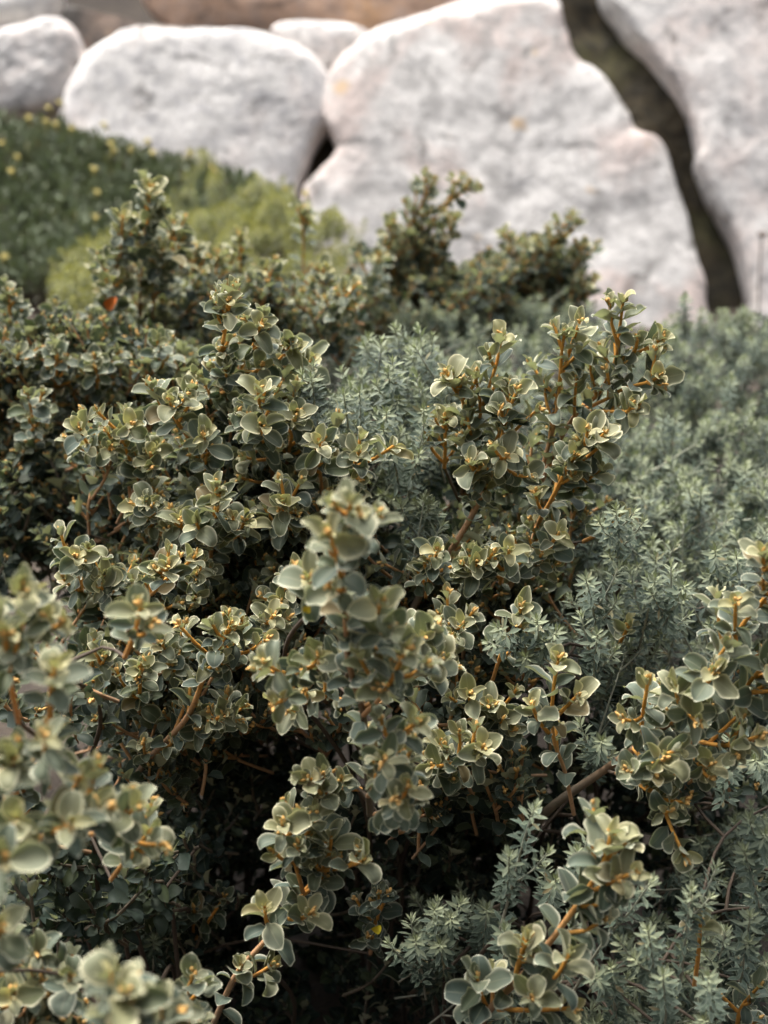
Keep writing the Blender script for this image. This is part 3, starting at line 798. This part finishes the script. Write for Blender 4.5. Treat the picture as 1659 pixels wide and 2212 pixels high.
# 7 left twigs
round_shrub("shrub with a low orange twig reaching left below the dark shrub", 107, [
    (1.75, 1.62, [(225, 985), (262, 950), (285, 915)], {'tw': .4}),
    (1.75, 1.62, [(220, 990), (190, 960), (172, 925)], {'tw': .5}),
    (1.75, 1.62, [(340, 1140), (328, 1115), (315, 1080)], {'tw': .5}),
    (1.78, 1.66, [(300, 1060), (310, 1020), (330, 980)], {'tw': .5}),
    (1.70, 1.55, [(190, 1320), (168, 1245), (165, 1200)], {'tw': .4}),
    (1.70, 1.50, [(290, 1360), (315, 1300), (340, 1270), (362, 1222)], {'tw': .55, 'r': .003}),
    (1.70, 1.58, [(240, 1330), (232, 1280), (225, 1240)], {'tw': .5}),
    (1.70, 1.58, [(400, 1330), (420, 1270), (425, 1240)], {'tw': .5}),
], fill=[([(200, 930), (400, 930), (420, 1200), (250, 1300), (220, 1100)], 55, 1.7, 1.95), ([(180, 1240), (440, 1230), (430, 1400), (200, 1420)], 45, 1.6, 1.85)])
# 8 diagonal orange stem
round_shrub("shrub with a long diagonal orange stem left of centre", 108, [
    (1.62, 1.44, [(270, 1720), (310, 1653), (360, 1600), (400, 1555), (425, 1505), (450, 1435), (475, 1395), (497, 1350)], {'tw': .42, 'r': .0042, 'bare': .12}),
    (1.52, 1.46, [(475, 1440), (505, 1400), (522, 1340)], {'tw': .5}),
    (1.6, 1.5, [(300, 1540), (302, 1490), (305, 1440)], {'tw': .5}),
    (1.6, 1.5, [(420, 1565), (455, 1558), (485, 1545)], {'tw': .4}),
    (1.62, 1.52, [(560, 1420), (570, 1370), (590, 1330)], {'tw': .5}),
    (1.62, 1.52, [(620, 1330), (610, 1290), (640, 1240)], {'tw': .5}),
    (1.62, 1.54, [(380, 1470), (365, 1430), (350, 1390)], {'tw': .5}),
    (1.65, 1.55, [(230, 1500), (225, 1460), (210, 1410)], {'tw': .5}),
], fill=[([(200, 1390), (420, 1370), (620, 1300), (660, 1420), (560, 1500), (420, 1640), (300, 1660), (200, 1560)], 70, 1.56, 1.85),
         ([(150, 1350), (700, 1350), (700, 1800), (150, 1800)], 150, 1.9, 2.3, I)])
# 9 foreground left (out of focus)
round_shrub("large-leaved out-of-focus shrub at the left edge", 109, [
    (1.15, 1.02, [(120, 1640), (108, 1540), (118, 1440)], {'young': 1.15, 'leafy': 0.075, 'tw': .28, 'r': .0035}),
    (1.2, 1.05, [(40, 1420), (42, 1340), (48, 1270)], {'young': 1.15, 'leafy': 0.075, 'tw': .28}),
    (1.2, 1.08, [(110, 1430), (105, 1390), (100, 1330)], {'young': 1.15, 'leafy': 0.075, 'tw': .45}),
    (1.15, 1.03, [(40, 1560), (20, 1460), (12, 1370)], {'young': 1.15, 'leafy': 0.075, 'tw': .28}),
    (1.25, 1.15, [(270, 1420), (290, 1370), (305, 1310)], {'young': 1.15, 'leafy': 0.075, 'tw': .3}),
    (1.12, 1.0, [(60, 1820), (110, 1800), (155, 1778)], {'young': 1.15, 'leafy': 0.075, 'tw': .28}),
    (1.18, 1.05, [(110, 1800), (160, 1775), (210, 1745)], {'young': 1.15, 'leafy': 0.075, 'tw': .28}),
    (1.22, 1.12, [(170, 1810), (230, 1790), (295, 1745)], {'young': 1.15, 'leafy': 0.075, 'tw': .28}),
    (1.15, 1.02, [(0, 1830), (20, 1800), (38, 1770)], {'young': 1.15, 'leafy': 0.075, 'tw': .28}),
    (1.22, 1.1, [(150, 1760), (155, 1720), (170, 1680)], {'young': 1.15, 'leafy': 0.075, 'tw': .28}),
    (1.15, 1.04, [(10, 1740), (20, 1690), (30, 1640)], {'young': 1.15, 'leafy': 0.075, 'tw': .6}),
    (1.12, 1.0, [(105, 1700), (100, 1660), (95, 1590)], {'young': 1.15, 'leafy': 0.075, 'tw': .4}),
    (1.1, .98, [(-25, 1950), (-5, 1900), (12, 1850)], {'young': 1.15, 'leafy': 0.075, 'tw': .4}),
    (1.3, 1.2, [(240, 1900), (270, 1860), (320, 1800)], {'young': 1.15, 'leafy': 0.075, 'tw': .3}),
], fill=[([(-60, 1300), (120, 1260), (200, 1420), (120, 1600), (180, 1680), (300, 1760), (200, 1800), (-60, 1800)], 10, 1.25, 1.5),
         ([(-60, 1780), (260, 1780), (350, 1880), (260, 1980), (-60, 1960)], 22, 1.4, 1.65, {'young': .1, 'buds': False, 'felt': .25})])
# 10 foreground centre
r10, f10, g10 = round_shrub("out-of-focus upright shrub in the centre with a grey stem", 110, [
    (1.42, 1.08, [(800, 1760), (792, 1640), (785, 1545), (768, 1485), (750, 1410), (745, 1295), (728, 1210), (712, 1150)], {'tw': .2, 'r': .0042, 'bare': .08}),
    (1.22, 1.08, [(740, 1250), (748, 1170), (755, 1085)], {'tw': .45}),
    (1.28, 1.14, [(760, 1420), (800, 1370), (822, 1300)], {'tw': .24}),
    (1.35, 1.24, [(755, 1430), (695, 1435), (620, 1455), (568, 1430)], {'tw': .4}),
    (1.42, 1.34, [(770, 1520), (700, 1505), (655, 1518), (598, 1512)], {'tw': .3, 'leafy': .1}),
    (1.3, 1.15, [(785, 1545), (830, 1500), (850, 1460), (880, 1400)], {'tw': .24}),
    (1.32, 1.22, [(800, 1640), (850, 1600), (900, 1560)], {'tw': .24}),
    (1.35, 1.2, [(795, 1720), (820, 1680), (830, 1640)], {'tw': .4}),
    (1.35, 1.22, [(810, 1760), (860, 1740), (880, 1700)], {'tw': .4}),
    (1.42, 1.34, [(780, 1705), (720, 1700), (665, 1680)], {'tw': .4}),
    (1.42, 1.34, [(850, 1480), (920, 1450), (960, 1420)], {'tw': .24}),
    (1.42, 1.3, [(870, 1420), (900, 1380), (910, 1380)], {'tw': .24}),
    (1.32, 1.2, [(740, 1330), (690, 1290), (665, 1250)], {'tw': .4}),
], fill=[([(680, 1200), (800, 1180), (850, 1320), (940, 1440), (960, 1600), (840, 1680), (700, 1560), (650, 1420)], 8, 1.5, 1.7)])
# 11 centre right main
r11, f11, g11 = round_shrub("sharp tall shrub right of centre with pinkish forked stems over the needle-leaved bush", 111, [
    (1.72, 1.56, [(850, 1380), (880, 1338), (915, 1273), (965, 1203), (1014, 1124), (1044, 1064), (1069, 999), (1084, 944), (1099, 889), (1104, 830)], {'r': .0046, 'tw': .34, 'bare': .3}),
    (1.64, 1.58, [(1040, 1060), (1010, 960), (1000, 869), (990, 840), (964, 806)], {'tw': .5}),
    (1.64, 1.57, [(1044, 1064), (1030, 960), (1039, 889), (1054, 844), (1074, 779), (1084, 722)], {'tw': .15, 'leafy': .2}),
    (1.72, 1.58, [(1080, 1300), (1139, 1199), (1164, 1129), (1189, 1084), (1224, 1014), (1244, 985)], {'tw': .4, 'r': .004, 'bare': .2}),
    (1.68, 1.6, [(1190, 1080), (1250, 1050), (1300, 1012)], {'tw': .5}),
    (1.70, 1.6, [(1160, 1060), (1180, 980), (1199, 909), (1209, 824), (1214, 754), (1220, 720)], {'tw': .42, 'r': .0028}),
    (1.66, 1.6, [(1209, 824), (1230, 760), (1254, 690)], {'tw': .2}),
    (1.70, 1.6, [(1170, 1040), (1210, 950), (1249, 889), (1294, 849), (1329, 779), (1340, 700), (1346, 650)], {'tw': .4, 'r': .003}),
    (1.64, 1.6, [(1330, 780), (1370, 764), (1404, 749), (1432, 730)], {'tw': .3}),
    (1.66, 1.58, [(1260, 885), (1310, 862), (1349, 839), (1404, 824), (1426, 812)], {'tw': .35}),
    (1.66, 1.58, [(1255, 888), (1304, 889), (1345, 888), (1376, 882)], {'tw': .2}),
    (1.66, 1.56, [(1044, 1064), (1030, 1030), (1014, 1000)], {'tw': .5}),
    (1.66, 1.56, [(1230, 1060), (1255, 990), (1270, 930)], {'tw': .5}),
    (1.66, 1.56, [(1069, 1010), (1080, 1000), (1096, 985)], {'tw': .5}),
    (1.7, 1.62, [(960, 1010), (962, 960), (960, 900)], {'tw': .5}),
    (1.66, 1.54, [(1080, 1260), (1090, 1230), (1100, 1190)], {'tw': .5}),
    (1.66, 1.55, [(1000, 1270), (1020, 1245), (1030, 1215)], {'tw': .5}),
    (1.68, 1.58, [(1150, 1250), (1180, 1190), (1210, 1150)], {'tw': .45}),
    (1.7, 1.6, [(1260, 1170), (1294, 1152), (1346, 1115)], {'tw': .12, 'leafy': .05}),
    (1.66, 1.56, [(920, 1290), (930, 1240), (945, 1190)], {'tw': .45}),
], fill=[([(980, 930), (1250, 900), (1290, 1050), (1230, 1180), (1080, 1260), (1000, 1100)], 18, 1.72, 1.88),
         ([(860, 1180), (1000, 1130), (1220, 1180), (1180, 1290), (960, 1340), (860, 1340)], 45, 1.68, 1.9),
         ([(850, 1000), (1300, 950), (1300, 1350), (850, 1400)], 130, 1.92, 2.3, I)], L=.031)
# 12 mid centre small heads
round_shrub("small shrub with an orange stem and a needle-leaved sprig across it", 112, [
    (1.62, 1.48, [(1030, 1560), (1050, 1493), (1064, 1468), (1084, 1408), (1114, 1348), (1126, 1312)], {'tw': .12, 'leafy': .15}),
    (1.62, 1.5, [(1010, 1600), (1014, 1545), (1014, 1500)], {'tw': .4}),
    (1.62, 1.5, [(1060, 1590), (1062, 1555), (1058, 1520)], {'tw': .45}),
    (1.6, 1.46, [(920, 1460), (915, 1420), (912, 1390)], {'tw': .4}),
    (1.62, 1.5, [(1110, 1620), (1090, 1580), (1085, 1550)], {'tw': .4}),
    (1.52, 1.4, [(920, 1655), (980, 1650), (1044, 1612)], {'tw': .45}),
    (1.56, 1.46, [(1000, 1700), (975, 1660), (955, 1605)], {'tw': .4}),
    (1.62, 1.52, [(950, 1400), (970, 1370), (1000, 1350)], {'tw': .5}),
    (1.68, 1.58, [(1290, 1450), (1330, 1403), (1360, 1350)], {'tw': .08, 'leafy': .08}),
], fill=[([(900, 1330), (1080, 1300), (1090, 1400), (1020, 1480), (920, 1420)], 26, 1.6, 1.85), ([(900, 1560), (1120, 1540), (1130, 1640), (1000, 1720), (900, 1700)], 28, 1.5, 1.8)])
# 13 pale upright shoot
round_shrub("slim upright shrub with pale cream leaf undersides right of centre", 113, [
    (1.52, 1.42, [(1240, 1760), (1219, 1663), (1199, 1608), (1192, 1548), (1197, 1478), (1206, 1425)], {'tw': .1, 'leafy': .16, 'young': 1.1, 'L': 1.15}),
    (1.46, 1.42, [(1192, 1558), (1220, 1530), (1248, 1502)], {'tw': 0, 'young': 1.1, 'L': 1.15}),
    (1.46, 1.42, [(1192, 1590), (1165, 1560), (1149, 1522)], {'tw': 0, 'young': .8}),
])
# 14 right
round_shrub("shrub with a thick grey-brown diagonal stem at the right edge", 114, [
    (1.6, 1.34, [(1150, 1790), (1194, 1741), (1309, 1661), (1369, 1618), (1454, 1558), (1539, 1518), (1609, 1498), (1700, 1490)], {'r': .006, 'tw': .18, 'bare': .38}),
    (1.42, 1.32, [(1520, 1530), (1550, 1450), (1574, 1398), (1609, 1343), (1645, 1300), (1690, 1250)], {'r': .003, 'tw': .22}),
    (1.38, 1.32, [(1590, 1390), (1588, 1350), (1589, 1300)], {'tw': .2}),
    (1.36, 1.28, [(1650, 1300), (1650, 1250), (1648, 1190)], {'tw': .2}),
    (1.46, 1.38, [(1384, 1610), (1388, 1550), (1400, 1470)], {'tw': .2}),
    (1.40, 1.3, [(1470, 1550), (1510, 1500), (1545, 1450)], {'tw': .18, 'L': 1.15}),
    (1.42, 1.32, [(1450, 1560), (1480, 1540), (1505, 1560)], {'tw': .18, 'L': 1.15}),
    (1.42, 1.34, [(1369, 1618), (1400, 1650), (1435, 1640)], {'tw': .18, 'L': 1.15}),
    (1.42, 1.34, [(1500, 1600), (1570, 1610), (1640, 1590)], {'tw': .22}),
    (1.45, 1.36, [(1330, 1670), (1384, 1691), (1424, 1726), (1449, 1786), (1480, 1853)], {'tw': .2, 'r': .002, 'leafy': .2}),
    (1.44, 1.36, [(1480, 1600), (1510, 1650), (1540, 1650)], {'tw': .45}),
    (1.4, 1.32, [(1600, 1500), (1640, 1450), (1680, 1430)], {'tw': .18, 'L': 1.15}),
    (1.5, 1.42, [(1420, 1600), (1440, 1560), (1450, 1500)], {'tw': .18, 'L': 1.15}),
], fill=[([(1370, 1480), (1560, 1420), (1720, 1350), (1720, 1650), (1500, 1680), (1360, 1660)], 8, 1.55, 1.7),
         ([(1000, 1500), (1720, 1450), (1720, 2000), (1000, 1900)], 150, 1.78, 2.15, I)])
# 15 bottom centre shoot
round_shrub("lone bare-stemmed shrub with grey-green leaves in the dark hollow at the bottom", 115, [
    (1.46, 1.36, [(440, 2260), (480, 2168), (515, 2098), (585, 2018), (660, 1923), (700, 1873), (712, 1840), (716, 1808)], {'r': .0034, 'tw': .35, 'young': .8, 'L': 1.12}),
    (1.4, 1.32, [(655, 1928), (635, 1858), (615, 1808), (610, 1778)], {'tw': .4}),
    (1.38, 1.34, [(700, 1880), (755, 1870), (784, 1860)], {'tw': .2}),
    (1.4, 1.36, [(590, 2015), (575, 1990), (572, 1960)], {'tw': 0, 'L': 1.1}),
    (1.4, 1.35, [(625, 1985), (650, 1985), (672, 1970)], {'tw': 0, 'L': 1.1}),
    (1.42, 1.34, [(700, 1880), (690, 1800), (680, 1750)], {'tw': .35}),
])
# 16 bottom right shoot
round_shrub("large-leaved shrub with a straight orange stem in the bottom right", 116, [
    (1.36, 1.24, [(1030, 2240), (1054, 2186), (1129, 2106), (1179, 2046), (1224, 1986), (1279, 1906), (1304, 1861), (1320, 1800)], {'r': .0038, 'tw': .22, 'L': 1.25}),
    (1.32, 1.26, [(1120, 2135), (1160, 2125), (1200, 2110), (1230, 2060)], {'tw': .1, 'L': 1.2}),
    (1.34, 1.3, [(1075, 2180), (1150, 2182), (1235, 2178)], {'tw': .15}),
    (1.34, 1.28, [(1110, 2130), (1120, 2080), (1140, 2030)], {'tw': .3, 'L': 1.2}),
    (1.3, 1.24, [(1260, 1930), (1290, 1920), (1330, 1900)], {'tw': .2, 'L': 1.15}),
    (1.36, 1.3, [(1060, 2190), (1040, 2150), (1030, 2110)], {'tw': .3, 'young': .3, 'L': 1.3}),
])
round_shrub("tiny round-leaved shoot with an orange bud among needles at the bottom right", 117, [
    (1.44, 1.38, [(1500, 2130), (1509, 2056), (1514, 1984)], {'tw': 0, 'leafy': .06}),
    (1.5, 1.44, [(1590, 2240), (1600, 2180), (1640, 2130)], {'tw': .3, 'young': .2}),
])
# 18 bottom left
round_shrub("big-leaved shrub in the bottom left corner, nearest leaves blurred", 118, [
    (1.34, 1.2, [(70, 2180), (75, 2110), (82, 2060)], {'leafy': 0.07, 'tw': .4, 'young': .6}),
    (1.3, 1.16, [(10, 2240), (20, 2190), (28, 2145)], {'leafy': 0.07, 'tw': .4}),
    (1.3, 1.16, [(150, 2230), (150, 2170), (152, 2110)], {'leafy': 0.07, 'tw': .45, 'young': .5}),
    (1.08, .94, [(280, 2300), (275, 2220), (270, 2140)], {'leafy': 0.07, 'tw': .45, 'r': .003}),
    (1.08, .95, [(200, 2320), (230, 2260), (258, 2190)], {'leafy': 0.07, 'tw': .45}),
    (1.12, 1.0, [(360, 2300), (355, 2230), (345, 2165)], {'leafy': 0.07, 'tw': .4}),
    (1.34, 1.26, [(370, 2240), (395, 2170), (418, 2105)], {'leafy': 0.07, 'tw': .3, 'young': .5}),
    (1.3, 1.2, [(410, 2290), (410, 2240), (405, 2190)], {'leafy': 0.07, 'tw': .35}),
    (1.12, 1.02, [(-20, 2100), (-10, 2050), (0, 2000)], {'leafy': 0.07, 'tw': .4}),
], fill=[([(-60, 2080), (150, 2060), (330, 2130), (420, 2170), (420, 2300), (-60, 2300)], 36, 1.2, 1.45, {'young': .35})])
# 19 deep hollow
r19, f19, g19 = round_shrub("dim shrub with a few dark leaves deep in the hollow", 119, [
    (1.8, 1.7, [(400, 2090), (415, 2043), (450, 1990), (487, 1935)], {'tw': .1, 'young': .2}),
    (1.8, 1.7, [(414, 2050), (418, 2000), (420, 1960)], {'tw': 0, 'young': .1}),
    (1.75, 1.65, [(290, 2000), (300, 1950), (290, 1890)], {'tw': .1, 'young': .1}),
    (1.75, 1.65, [(385, 1720), (388, 1690), (385, 1670)], {'tw': .3, 'young': .4}),
    (1.75, 1.62, [(800, 2060), (815, 1990), (818, 1930)], {'tw': .3, 'young': .2}),
], fill=[([(420, 1500), (700, 1560), (760, 1800), (600, 1760), (440, 1700)], 34, 1.8, 2.1, {'young': 0, 'buds': False, 'felt': .2}),
         ([(60, 1850), (400, 1800), (420, 2050), (100, 2060)], 95, 1.66, 1.98, {'young': 0, 'buds': False, 'felt': .2}),
         ([(700, 1700), (1180, 1680), (1120, 1950), (900, 2100), (740, 2100)], 44, 1.7, 2.0, {'young': .1, 'buds': False, 'felt': .25}),
         ([(-60, 1750), (1100, 1750), (1100, 2330), (-60, 2330)], 330, 1.85, 2.25, I)])

# odd leaves
def odd_leaf(x, y, d, mat, label, parent, foot, seed, s=0.028):
    rng = np.random.RandomState(seed); lv = Leaves()
    lv.put(at(x, y, d), nrm(np.array([0.35, -0.3, 0.5])), np.array([0.2, -0.9, 0.5]), s, .5, 0.0)
    o = lv.acc(rng, HI).build("leaf", mat, parent, foot); o["label"] = label
odd_leaf(655, 1322, 1.2, M_YEL, "bright yellow leaf", r10, f10, 5, .012)
odd_leaf(806, 2012, 1.62, M_YEL, "small bright yellow leaf", r19, f19, 6, .014)
odd_leaf(230, 668, 2.18, M_RED, "rust-red dead leaf", r1, f1, 3, .028)

# ------------------------------------------------------------------ needle-leaved bushes
needle_bush("broad hazy needle-leaved bush at the foot of the largest white boulder", 201, [],
            [([(700, 700), (800, 640), (900, 620), (1050, 615), (1180, 640), (1300, 660), (1340, 700), (1340, 900), (1000, 930), (760, 900)], 400, 3.0, 2.0),
             ([(680, 660), (760, 620), (1000, 600), (1290, 640), (1290, 720), (700, 740)], 150, 3.05, 2.75),
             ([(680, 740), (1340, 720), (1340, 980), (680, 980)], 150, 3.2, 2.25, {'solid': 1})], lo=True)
needle_bush("needle-leaved bush filling the right edge below the crevice", 202, [
    (2.72, 2.62, [(1480, 760), (1478, 700), (1480, 640)], {}),
    (2.42, 2.32, [(1560, 950), (1570, 880), (1580, 820)], {}),
    (2.28, 2.18, [(1440, 1030), (1450, 960), (1460, 900)], {}),
    (2.08, 1.98, [(1590, 1150), (1600, 1080), (1610, 1010)], {}),
    (1.98, 1.9, [(1500, 1180), (1510, 1120), (1515, 1060)], {}),
], [([(1400, 730), (1480, 690), (1580, 650), (1720, 640), (1720, 1180), (1500, 1180), (1340, 1080), (1330, 850)], 360, 2.7, 1.85),
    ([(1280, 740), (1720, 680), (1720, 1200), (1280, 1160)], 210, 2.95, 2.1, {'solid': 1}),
    ([(1660, 660), (2060, 700), (2060, 1250), (1660, 1200)], 130, 2.75, 1.95)])
needle_bush("needle-leaved bush with star-like tips between the two sharp round-leaved shrubs", 203, [
    (1.72, 1.62, [(690, 960), (682, 890), (672, 815)], {}),
    (1.72, 1.62, [(760, 980), (752, 920), (742, 850)], {}),
    (1.72, 1.62, [(775, 960), (778, 900), (776, 845)], {}),
    (1.75, 1.65, [(850, 900), (850, 860), (848, 780)], {}),
    (1.72, 1.6, [(860, 1050), (855, 1010), (845, 970)], {}),
    (1.72, 1.6, [(820, 1010), (830, 950), (835, 890)], {}),
    (1.72, 1.6, [(880, 1080), (890, 1030), (905, 980)], {}),
    (1.7, 1.6, [(915, 960), (912, 920), (915, 885)], {}),
], [([(660, 860), (780, 780), (940, 740), (960, 900), (960, 1120), (840, 1130), (760, 1010)], 120, 1.85, 1.66)])
needle_bush("darker needle-leaved bush in the shade right of the forked pinkish stems", 204, [
    (1.62, 1.5, [(1340, 1260), (1335, 1180), (1330, 1100)], {'side': .3}),
    (1.62, 1.48, [(1420, 1380), (1445, 1330), (1478, 1265)], {'side': .3}),
    (1.6, 1.5, [(1380, 1400), (1400, 1320), (1415, 1250)], {'side': .3}),
    (1.55, 1.46, [(1190, 1420), (1130, 1395), (1075, 1355)], {'side': .3}),
    (1.55, 1.46, [(1170, 1450), (1165, 1400), (1160, 1340)], {'side': .25}),
    (1.6, 1.5, [(1290, 1380), (1280, 1310), (1265, 1250)], {'side': .3}),
    (1.7, 1.55, [(1560, 1300), (1550, 1250), (1545, 1190)], {'side': .3}),
    (1.65, 1.55, [(1620, 1330), (1600, 1260), (1590, 1200)], {'side': .3}),
    (1.65, 1.55, [(1555, 1460), (1560, 1400), (1565, 1330)], {'side': .3}),
    (1.6, 1.5, [(1280, 1500), (1285, 1440), (1290, 1370)], {'side': .2}),
    (1.56, 1.48, [(1150, 1450), (1145, 1430), (1135, 1420)], {'side': .2}),
], [([(1230, 1130), (1340, 1060), (1460, 1130), (1500, 1280), (1430, 1420), (1300, 1420), (1200, 1350)], 75, 1.8, 1.62),
    ([(1460, 1170), (1720, 1140), (1720, 1420), (1500, 1420)], 50, 1.95, 1.75),
    ([(1250, 1420), (1560, 1400), (1560, 1560), (1280, 1580)], 20, 1.75, 1.7),
    ([(1220, 1180), (1720, 1150), (1720, 1560), (1220, 1540)], 150, 2.15, 1.95, {'solid': 1})])
needle_bush("needle-leaved bush with long sprigs in the bottom right corner", 205, [
    (1.42, 1.34, [(1080, 2010), (1110, 1900), (1130, 1820), (1155, 1745)], {'side': .15, 'leafy': .2}),
    (1.42, 1.36, [(1085, 1950), (1095, 1910), (1100, 1850)], {'side': .1}),
    (1.42, 1.34, [(1240, 2140), (1300, 2040), (1360, 1970), (1406, 1905)], {'side': .2}),
    (1.4, 1.33, [(1470, 2120), (1480, 2030), (1494, 1925)], {'side': .15}),
    (1.4, 1.32, [(1420, 2150), (1410, 2080), (1400, 2010)], {'side': .2}),
    (1.38, 1.3, [(1440, 2230), (1436, 2170), (1432, 2105)], {'side': .1}),
    (1.36, 1.28, [(1540, 2230), (1535, 2170), (1530, 2110)], {'side': .15}),
    (1.44, 1.36, [(1080, 2160), (1088, 2080), (1090, 2010)], {'side': .2}),
    (1.44, 1.38, [(1250, 1930), (1248, 1890), (1248, 1840)], {'side': .1}),
    (1.46, 1.38, [(1640, 1960), (1625, 1900), (1608, 1838)], {'side': .15}),
    (1.46, 1.38, [(1670, 1880), (1640, 1830), (1618, 1770)], {'side': .15}),
    (1.46, 1.38, [(1600, 2120), (1610, 2050), (1620, 1980)], {'side': .2}),
    (1.46, 1.38, [(1330, 2200), (1325, 2140), (1320, 2090)], {'side': .2}),
    (1.5, 1.42, [(1180, 1970), (1190, 1930), (1200, 1900)], {'side': .1}),
    (1.6, 1.45, [(1700, 1720), (1660, 1680), (1630, 1640)], {'side': .2}),
    (1.55, 1.45, [(1560, 1740), (1570, 1690), (1590, 1640)], {'side': .2}),
    (1.62, 1.5, [(1280, 1680), (1290, 1640), (1300, 1600)], {'side': .2}),
], [([(1240, 2230), (1260, 2080), (1400, 1980), (1560, 1960), (1720, 1800), (1720, 2300), (1240, 2300)], 105, 1.62, 1.44),
    ([(1480, 1680), (1720, 1640), (1720, 1900), (1560, 1900)], 26, 1.75, 1.6),
    ([(1680, 1650), (2050, 1600), (2050, 2300), (1680, 2300)], 70, 1.75, 1.5),
    ([(1060, 2060), (1240, 2000), (1240, 2120), (1080, 2200)], 22, 1.5, 1.45)])
needle_bush("small dim needle-leaved bush at the bottom, left of the straight orange stem", 206, [
    (1.55, 1.48, [(940, 2080), (940, 2020), (938, 1962)], {'side': .15}),
    (1.55, 1.48, [(950, 2070), (975, 2000), (996, 1950)], {'side': .15}),
    (1.55, 1.48, [(960, 2100), (955, 2060), (950, 2040)], {'side': .15}),
    (1.58, 1.5, [(910, 2120), (902, 2070), (898, 2030)], {'side': .15}),
    (1.6, 1.5, [(1040, 2060), (1048, 2010), (1052, 1965)], {'side': .15}),
], [([(890, 2000), (1060, 1980), (1060, 2120), (900, 2120)], 16, 1.65, 1.6)])
needle_bush("small dark needle-leaved bush deep in the hollow at the bottom left", 207, [
    (1.78, 1.68, [(320, 2080), (310, 2010), (295, 1960)], {'side': .2}),
    (1.78, 1.68, [(340, 2090), (345, 2000), (340, 1925)], {'side': .2}),
    (1.78, 1.68, [(350, 2100), (365, 2030), (385, 1960)], {'side': .2}),
    (1.78, 1.7, [(330, 2110), (332, 2070), (332, 2030)], {'side': .2}),
], [([(270, 1920), (400, 1900), (400, 2060), (280, 2060)], 8, 1.85, 1.8)])
